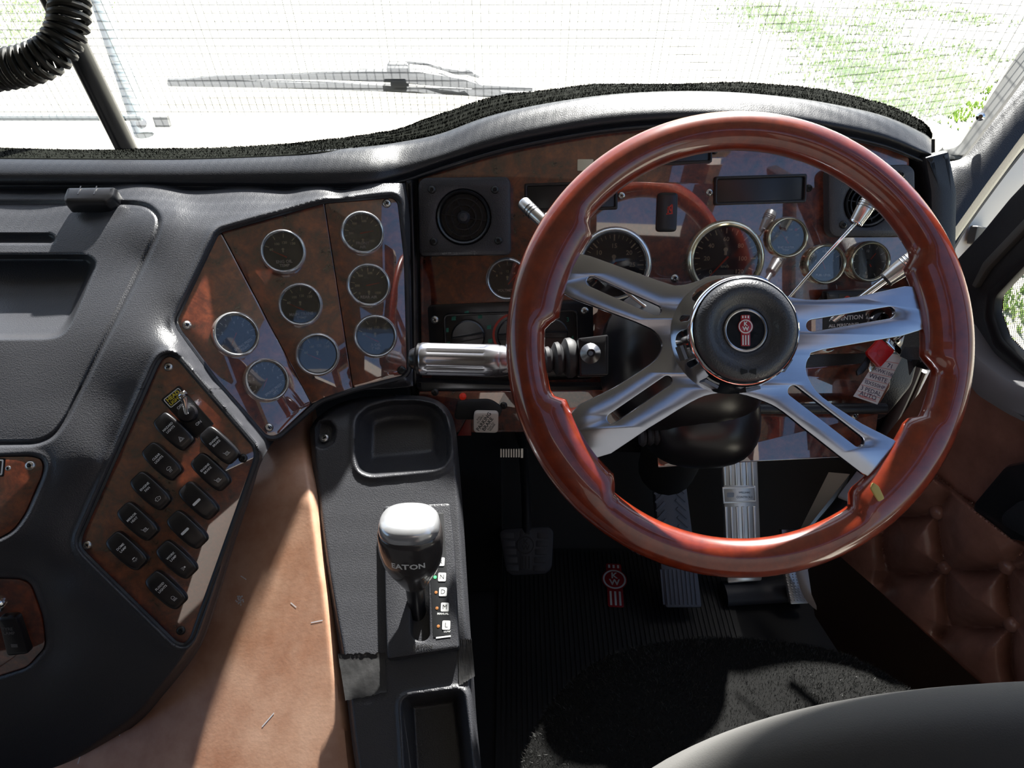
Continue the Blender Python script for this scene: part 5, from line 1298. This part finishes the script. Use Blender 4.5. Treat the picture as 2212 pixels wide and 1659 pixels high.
# ---------------------------------------------------------------- seat
se = thing('driver_seat', 'driver seat with black sheepskin cushion and smooth grey backrest', 'seat', Matrix.Translation((.285, .3, 0)))
cx0, cy0, hx, hy = .284, .245, .292, .325
def ztop(u, v):
    r = (abs(u) ** 2.7 + abs(v) ** 2.7); e = max(0., 1 - r)
    return .395 + .105 * (e ** .42) + .006 * math.sin(9 * u + 2) * math.sin(7 * v) - .012 * math.exp(-(u / .25) ** 2) * (1 - abs(v))
rows = []; NU, NV = 56, 48
mb = MB(); G = []
for i in range(NV + 1):
    rad = (i / NV) ** .7; row = []
    for k_ in range(NU):
        a = 2 * math.pi * k_ / NU; c_, s_ = math.cos(a), math.sin(a); e = 2 / 2.7
        u = math.copysign(abs(c_) ** e, c_) * rad; v = math.copysign(abs(s_) ** e, s_) * rad
        row.append((cx0 + u * hx, cy0 + v * hy, ztop(u, v)))
    rows.append(row)
rows.append([(x, y, .36) for x, y, z in rows[-1]]); rows.append([(cx0 + (x - cx0) * .94, cy0 + (y - cy0) * .94, .33) for x, y, z in rows[-1]])
mb.grid(rows, closed=True); cu = wpart('cushion', MB().add(mb.v, [tuple(q) for q in mb.f]), 'fleece_black', se, smooth=80)
mb = MB(); V = []; Fc_ = []
N = 110000
U = rng.uniform(-1, 1, (N, 2)); 
for u, v in U:
    r = abs(u) ** 2.7 + abs(v) ** 2.7
    if r >= .995 or cy0 + v * hy < .12: continue
    z = ztop(u, v); e = 1e-3; nx = -(ztop(u + e, v) - z) / e / hx; ny = -(ztop(u, v + e) - z) / e / hy
    nl = math.sqrt(nx * nx + ny * ny + 1); n_ = np.array([nx, ny, 1]) / nl
    l = rng.uniform(.003, .0065); dv = n_ + rng.normal(0, .55, 3); dv /= np.linalg.norm(dv); p = np.array([cx0 + u * hx, cy0 + v * hy, z]) - n_ * .001
    sd2 = np.cross(dv, rng.normal(0, 1, 3)); sd2 = sd2 / np.linalg.norm(sd2) * .00038
    o_ = len(V); V += [tuple(p - sd2), tuple(p + sd2), tuple(p + dv * l)]; Fc_.append((o_, o_ + 1, o_ + 2))
mb.v = V; mb.f = Fc_; wpart('sheepskin_pile', mb, 'fleece_strand', se, smooth=0, kind='stuff')
mb = MB(); mb.box(.04, .53, -.04, .50, .12, .34); wpart('base', mb, 'matte_black', se)
# backrest just below the camera
BT = ell(Vector((0, 0, 0)), .29, .08, .34, Matrix.Identity(4), n=60, m=96, e=.6)
BT.v = [(x, y, z - (.026 * math.exp(-((y + .010 + .05 * x) / .020) ** 2) if z > .2 else 0)) for x, y, z in BT.v]
T = Matrix.Translation((.302, .1145, .699))
wpart('backrest', put(BT, T), 'grey_cloth', se, smooth=80)

# ---------------------------------------------------------------- door
dr = thing('cab_door', 'driver door lined with brown button-tufted leather', 'door', DP.frame(2040, 1150))
ys = np.arange(640, 1700, 3.2)
xl = np.interp(ys, [640, 700, 850, 960, 1100, 1200, 1478, 1700], [2090, 2060, 1985, 1900, 1850, 1812, 2132, 2390]); xr = np.full_like(ys, 2420.); xr = np.maximum(xr, xl + 10)
n = 200; fr = np.linspace(0, 1, n); PX = xl[:, None] + (xr - xl)[:, None] * fr; PY = np.repeat(ys[:, None], n, 1)
d = DP.dg(PX, PY)
# tufting below the stitched line
sl_ = PY - (1030 + .76 * (PX - 2020)); low = PY - (1200 + .89 * (PX - 1830))
mask = ss(sl_, -6, 10)
cre = [[(2027, 1105), (2029, 1150), (2043, 1226)], [(2043, 1226), (2110, 1232), (2178, 1223)], [(2043, 1226), (1980, 1240), (1919, 1236)], [(2027, 1105), (1985, 1115), (1936, 1116)], [(2027, 1105), (2050, 1070)],
       [(2043, 1226), (2043, 1290), (2052, 1346)], [(2178, 1223), (2178, 1290), (2189, 1348)], [(2189, 1348), (2130, 1356), (2058, 1350)], [(2178, 1223), (2212, 1190)], [(2189, 1348), (2184, 1420), (2191, 1470)],
       [(1919, 1236), (1908, 1190), (1906, 1150)], [(1919, 1236), (1906, 1259)], [(2058, 1350), (2034, 1372)], [(2178, 1223), (2260, 1236), (2320, 1226)], [(2189, 1348), (2260, 1360), (2330, 1352)], [(1936, 1116), (1906, 1150)]]
q = np.full(PX.shape, 1e9)
for L in cre: q = np.minimum(q, sdf(PX, PY, crv(L, 5), False))
bt = np.full(PX.shape, 1e9)
for b in ((2027, 1105), (2043, 1226), (2178, 1223), (2189, 1348), (1919, 1240), (2058, 1354)): bt = np.minimum(bt, np.hypot(PX - b[0], PY - b[1]))
puff = .030 * (1 - np.exp(-q / 26)) * (1 - .55 * np.exp(-(bt / 26) ** 2)) * mask
d = d - puff * 1.6 + .006 * np.exp(-(sl_ / 6) ** 2)
WO = [(2900, 60), (2330, 470), (2166, 640), (2164, 676), (2182, 728), (2230, 775), (2330, 840), (2900, 1120)]
keepd = sdf((PX[:-1, :-1] + PX[1:, 1:]) / 2, (PY[:-1, :-1] + PY[1:, 1:]) / 2, WO) > -2
hz_ = np.cross(DP.n, [0, 0, 1.]); hz_ = hz_ / np.linalg.norm(hz_); hz_ = hz_ if hz_[1] < 0 else -hz_
Wd = world_grid(PX, PY, d); Wd = np.concatenate([Wd, Wd[:, -1:] + hz_ * .32, Wd[:, -1:] + hz_ * .32 + np.array([.05, 0, 0])], 1)
keepd = np.concatenate([keepd, np.ones((len(keepd), 2), bool)], 1); keepd[ys[:-1] < 850, -2:] = False
wpart('leather_panel', grid_mb(Wd, keepd), 'door_leather', dr, smooth=60)
for x, y, r_ in ((2027, 1105, 17), (2043, 1226, 15), (2178, 1223, 18), (2189, 1348, 18)):
    pl = DP.lift(.002); f = pl.frame(x, y); s = pl.m(x, y); mb = MB(); mb.lathe([(r_ * s, 0), (r_ * .98 * s, .005), (r_ * .75 * s, .0085), (r_ * .3 * s, .010), (0, .0102)], 20); wpart('tuft_button', put(mb, f), 'door_leather', dr)
st_ = MB()
for i in range(26):
    x = 1985 + i * 8.6; y = 1024 + .76 * (x - 2020); c = DV(x, y, DP.d(x, y) - .004); st_.add([tuple(c + Vector((a, b, e))) for a, b, e in ((-.0012, 0, 0), (.0012, 0, -.0012), (.0012, -.001, 0), (-.0012, -.001, .0012))], [(0, 1, 2, 3)])
wpart('stitching', st_, 'tan_leather', dr, smooth=0)
mb = MB(); mb.tube([DV(1812, 1184, DP.d(1812, 1184) - .004), DV(1960, 1318, DP.d(1960, 1318) - .004), DV(2150, 1488, DP.d(2150, 1488) - .004), DV(2350, 1666, DP.d(2350, 1666) - .004)], .008, 10); wpart('edge_piping', mb, 'door_leather', dr)
mb = MB(); A = [(1812, 1190), (2150, 1492), (2350, 1670), (2000, 1700), (1760, 1330), (1745, 1230)]; mb.add([tuple(DP.lift(-.02).P(*p)) for p in A], [tuple(range(6))]); wpart('lower_skin', mb, 'back_vinyl', dr)
# pull handle
hl = DP.lift(.012)
f = hl.frame(2190, 1080); mb = MB(); mb.plate(hl.loc(f, rnd([(2196, 1000), (2126, 1082), (2128, 1106), (2205, 1160), (2300, 1180), (2300, 980)], 10)), .022, .008); hd = wpart('pull_handle', put(mb, f), 'smooth_black', dr)
hl2 = hl.lift(.024); f = hl2.frame(2200, 1110); mb = MB(); mb.plate(hl2.loc(f, rnd([(2212, 1080), (2176, 1108), (2178, 1132), (2230, 1160), (2300, 1150), (2300, 1070)], 10)), .012, .005); wpart('lock_lever', put(mb, f), 'soft_pad', hd)
# window frame, glass and its fly mesh
def dstrip(O, h, up, name, mat, r=10, bev=.006, holes=()):
    pl = DP.lift(up); f = pl.frame(*O[0]); mb = MB(); mb.plate(pl.loc(f, rnd(O, r)), h, bev, [pl.loc(f, rnd(q, 12)) for q in holes]); return wpart(name, put(mb, f), mat, dr)
WO = [(2900, 60), (2330, 470), (2166, 640), (2164, 676), (2182, 728), (2230, 775), (2330, 840), (2900, 1120)]
dstrip([(3000, -160), (2360, 270), (2212, 425), (2150, 500), (2092, 560), (2068, 620), (2064, 690), (2092, 770), (2150, 820), (2240, 880), (2360, 950), (3000, 1290)], .025, -.012, 'window_frame', 'soft_pad', holes=[WO])
WI = [(2930, 10), (2345, 440), (2146, 630), (2138, 680), (2158, 744), (2220, 800), (2345, 870), (2930, 1170)]
dstrip(WI, .012, .010, 'gasket', 'smooth_black', holes=[WO], bev=.004)
dstrip([(2360, 330), (2225, 470), (2135, 565), (2110, 615), (2118, 622), (2145, 580), (2235, 486), (2360, 352)], .010, .012, 'seal_rib', 'grey_rubber', r=4, bev=.003)
dstrip([(2345, 850), (2225, 812), (2160, 765), (2110, 690), (2098, 720), (2108, 790), (2150, 850), (2220, 892), (2345, 950)], .035, .006, 'window_ledge', 'door_grey', r=16, bev=.012)
f = DP.lift(-.004).frame(2240, 650); mb = MB(); pl = DP.lift(-.004); mb.plate(pl.loc(f, [(2910, 40), (2340, 460), (2160, 636), (2158, 680), (2176, 732), (2230, 782), (2340, 850), (2910, 1140)]), .003, .0005); wpart('glass', put(mb, f), 'door_glass', dr)
mb = MB(); pl = DP.lift(-.012); f = pl.frame(2240, 650); I = f.inverted()
P = [Vector(pl.P(*p).tolist()) for p in ((2160, 560), (2340, 860))]
WL = [(q.x, q.y) for q in [I @ Vector(pl.P(*p).tolist()) for p in WO]]
def chords(k, c):
    o = 1 - k; xs = []
    for a, b in zip(WL, WL[1:] + WL[:1]):
        if (a[k] > c) != (b[k] > c): xs.append(a[o] + (b[o] - a[o]) * (c - a[k]) / (b[k] - a[k]))
    xs.sort(); return list(zip(xs[::2], xs[1::2]))
for i in range(-80, 80):
    u = i * .0025
    for a, b in chords(0, u): mb.box(u - .0002, u + .0002, a - .004, b + .004, 0, .0004)
    for a, b in chords(1, u): mb.box(a - .004, b + .004, u - .0002, u + .0002, 0, .0004)
wpart('fly_mesh', put(mb, f), 'wire', dr, kind='stuff', smooth=0)

# ---------------------------------------------------------------- pillar and jamb
def slab(name, O, d3, h, mat, r=10, bev=.01, par=None):
    pl = Pl.of3(*d3); f = pl.frame(*O[0]); mb = MB(); mb.plate(pl.loc(f, rnd(O, r)), h, bev, z0=-h); return struct(name, put(mb, f), mat)
slab('trim_5', [(2020, 320), (2066, 312), (2240, 40), (2330, -110), (2380, -60), (2230, 190), (2085, 345), (2030, 345)], ((2050, 315, 1.14), (2212, 74, 1.17), (2090, 335, 1.09)), .03, 'grey_rubber')
slab('trim_6', [(2010, 332), (2050, 336), (2078, 330), (2110, 290), (2230, 130), (2420, -120), (2440, 60), (2225, 285), (2140, 400), (2048, 530), (2025, 600), (1995, 720), (1980, 790), (1968, 700), (1990, 560), (2005, 430)], ((2040, 340, 1.07), (2212, 148, 1.08), (2040, 560, 1.02)), .05, 'soft_pad', bev=.022, r=14)
mb = MB(); g = DV(2118, 252, 1.065); mb.lathe([(.006, 0), (.006, .004), (.003, .007), (0, .007)], 12, axis_frame(g, CAM - D(2118, 252, 1.065))); solo('pillar_screw', mb, 'chrome', 'shiny screw head on the windscreen pillar edge', 'screw')
slab('trim_7', [(2310, 180), (2230, 268), (2140, 385), (2045, 520), (2010, 620), (1985, 760), (1965, 880), (1900, 1010), (1840, 1090), (2050, 1090), (2120, 700), (2160, 560), (2310, 410)], ((2040, 560, 1.20), (2212, 300, 1.24), (2000, 800, 1.24)), .03, 'white_paint', bev=.006)
mb = MB(); A = crv([(2240, 272, 1.14), (2140, 398, 1.12), (2050, 530, 1.10), (2012, 640, 1.10), (1985, 770, 1.12), (1930, 900, 1.18), (1850, 1040, 1.27), (1760, 1150, 1.36)], 5); mb.tube([DV(*p) for p in A], .010, 10, sq=.7); solo('jamb_seal', mb, 'rubber', 'black rubber seal running down the door jamb', 'seal')
mb = MB(); A = crv([(1995, 800, 1.15), (1960, 880, 1.2), (1905, 990, 1.27), (1850, 1075, 1.33), (1780, 1160, 1.40)], 5); mb.tube([DV(*p) for p in A], .008, 10, sq=.6); solo('sill_seal', mb, 'grey_rubber', 'grey rubber lip alongside the door jamb near the pedals', 'seal')
f = Pl.of3((2040, 560, 1.19), (2212, 300, 1.23), (2000, 800, 1.23)).frame(2110, 510); mb = MB(); mb.plate(rect(.05, .03, .004), .012, .003); mb.lathe([(.008, .012), (.008, .018), (.004, .021), (0, .021)], 14, Matrix.Translation((-.004, -.028, -.01)))
solo('hinge_block', mb, 'grey_rubber', 'small grey hinge block on the pale door jamb', 'hinge', M=f)
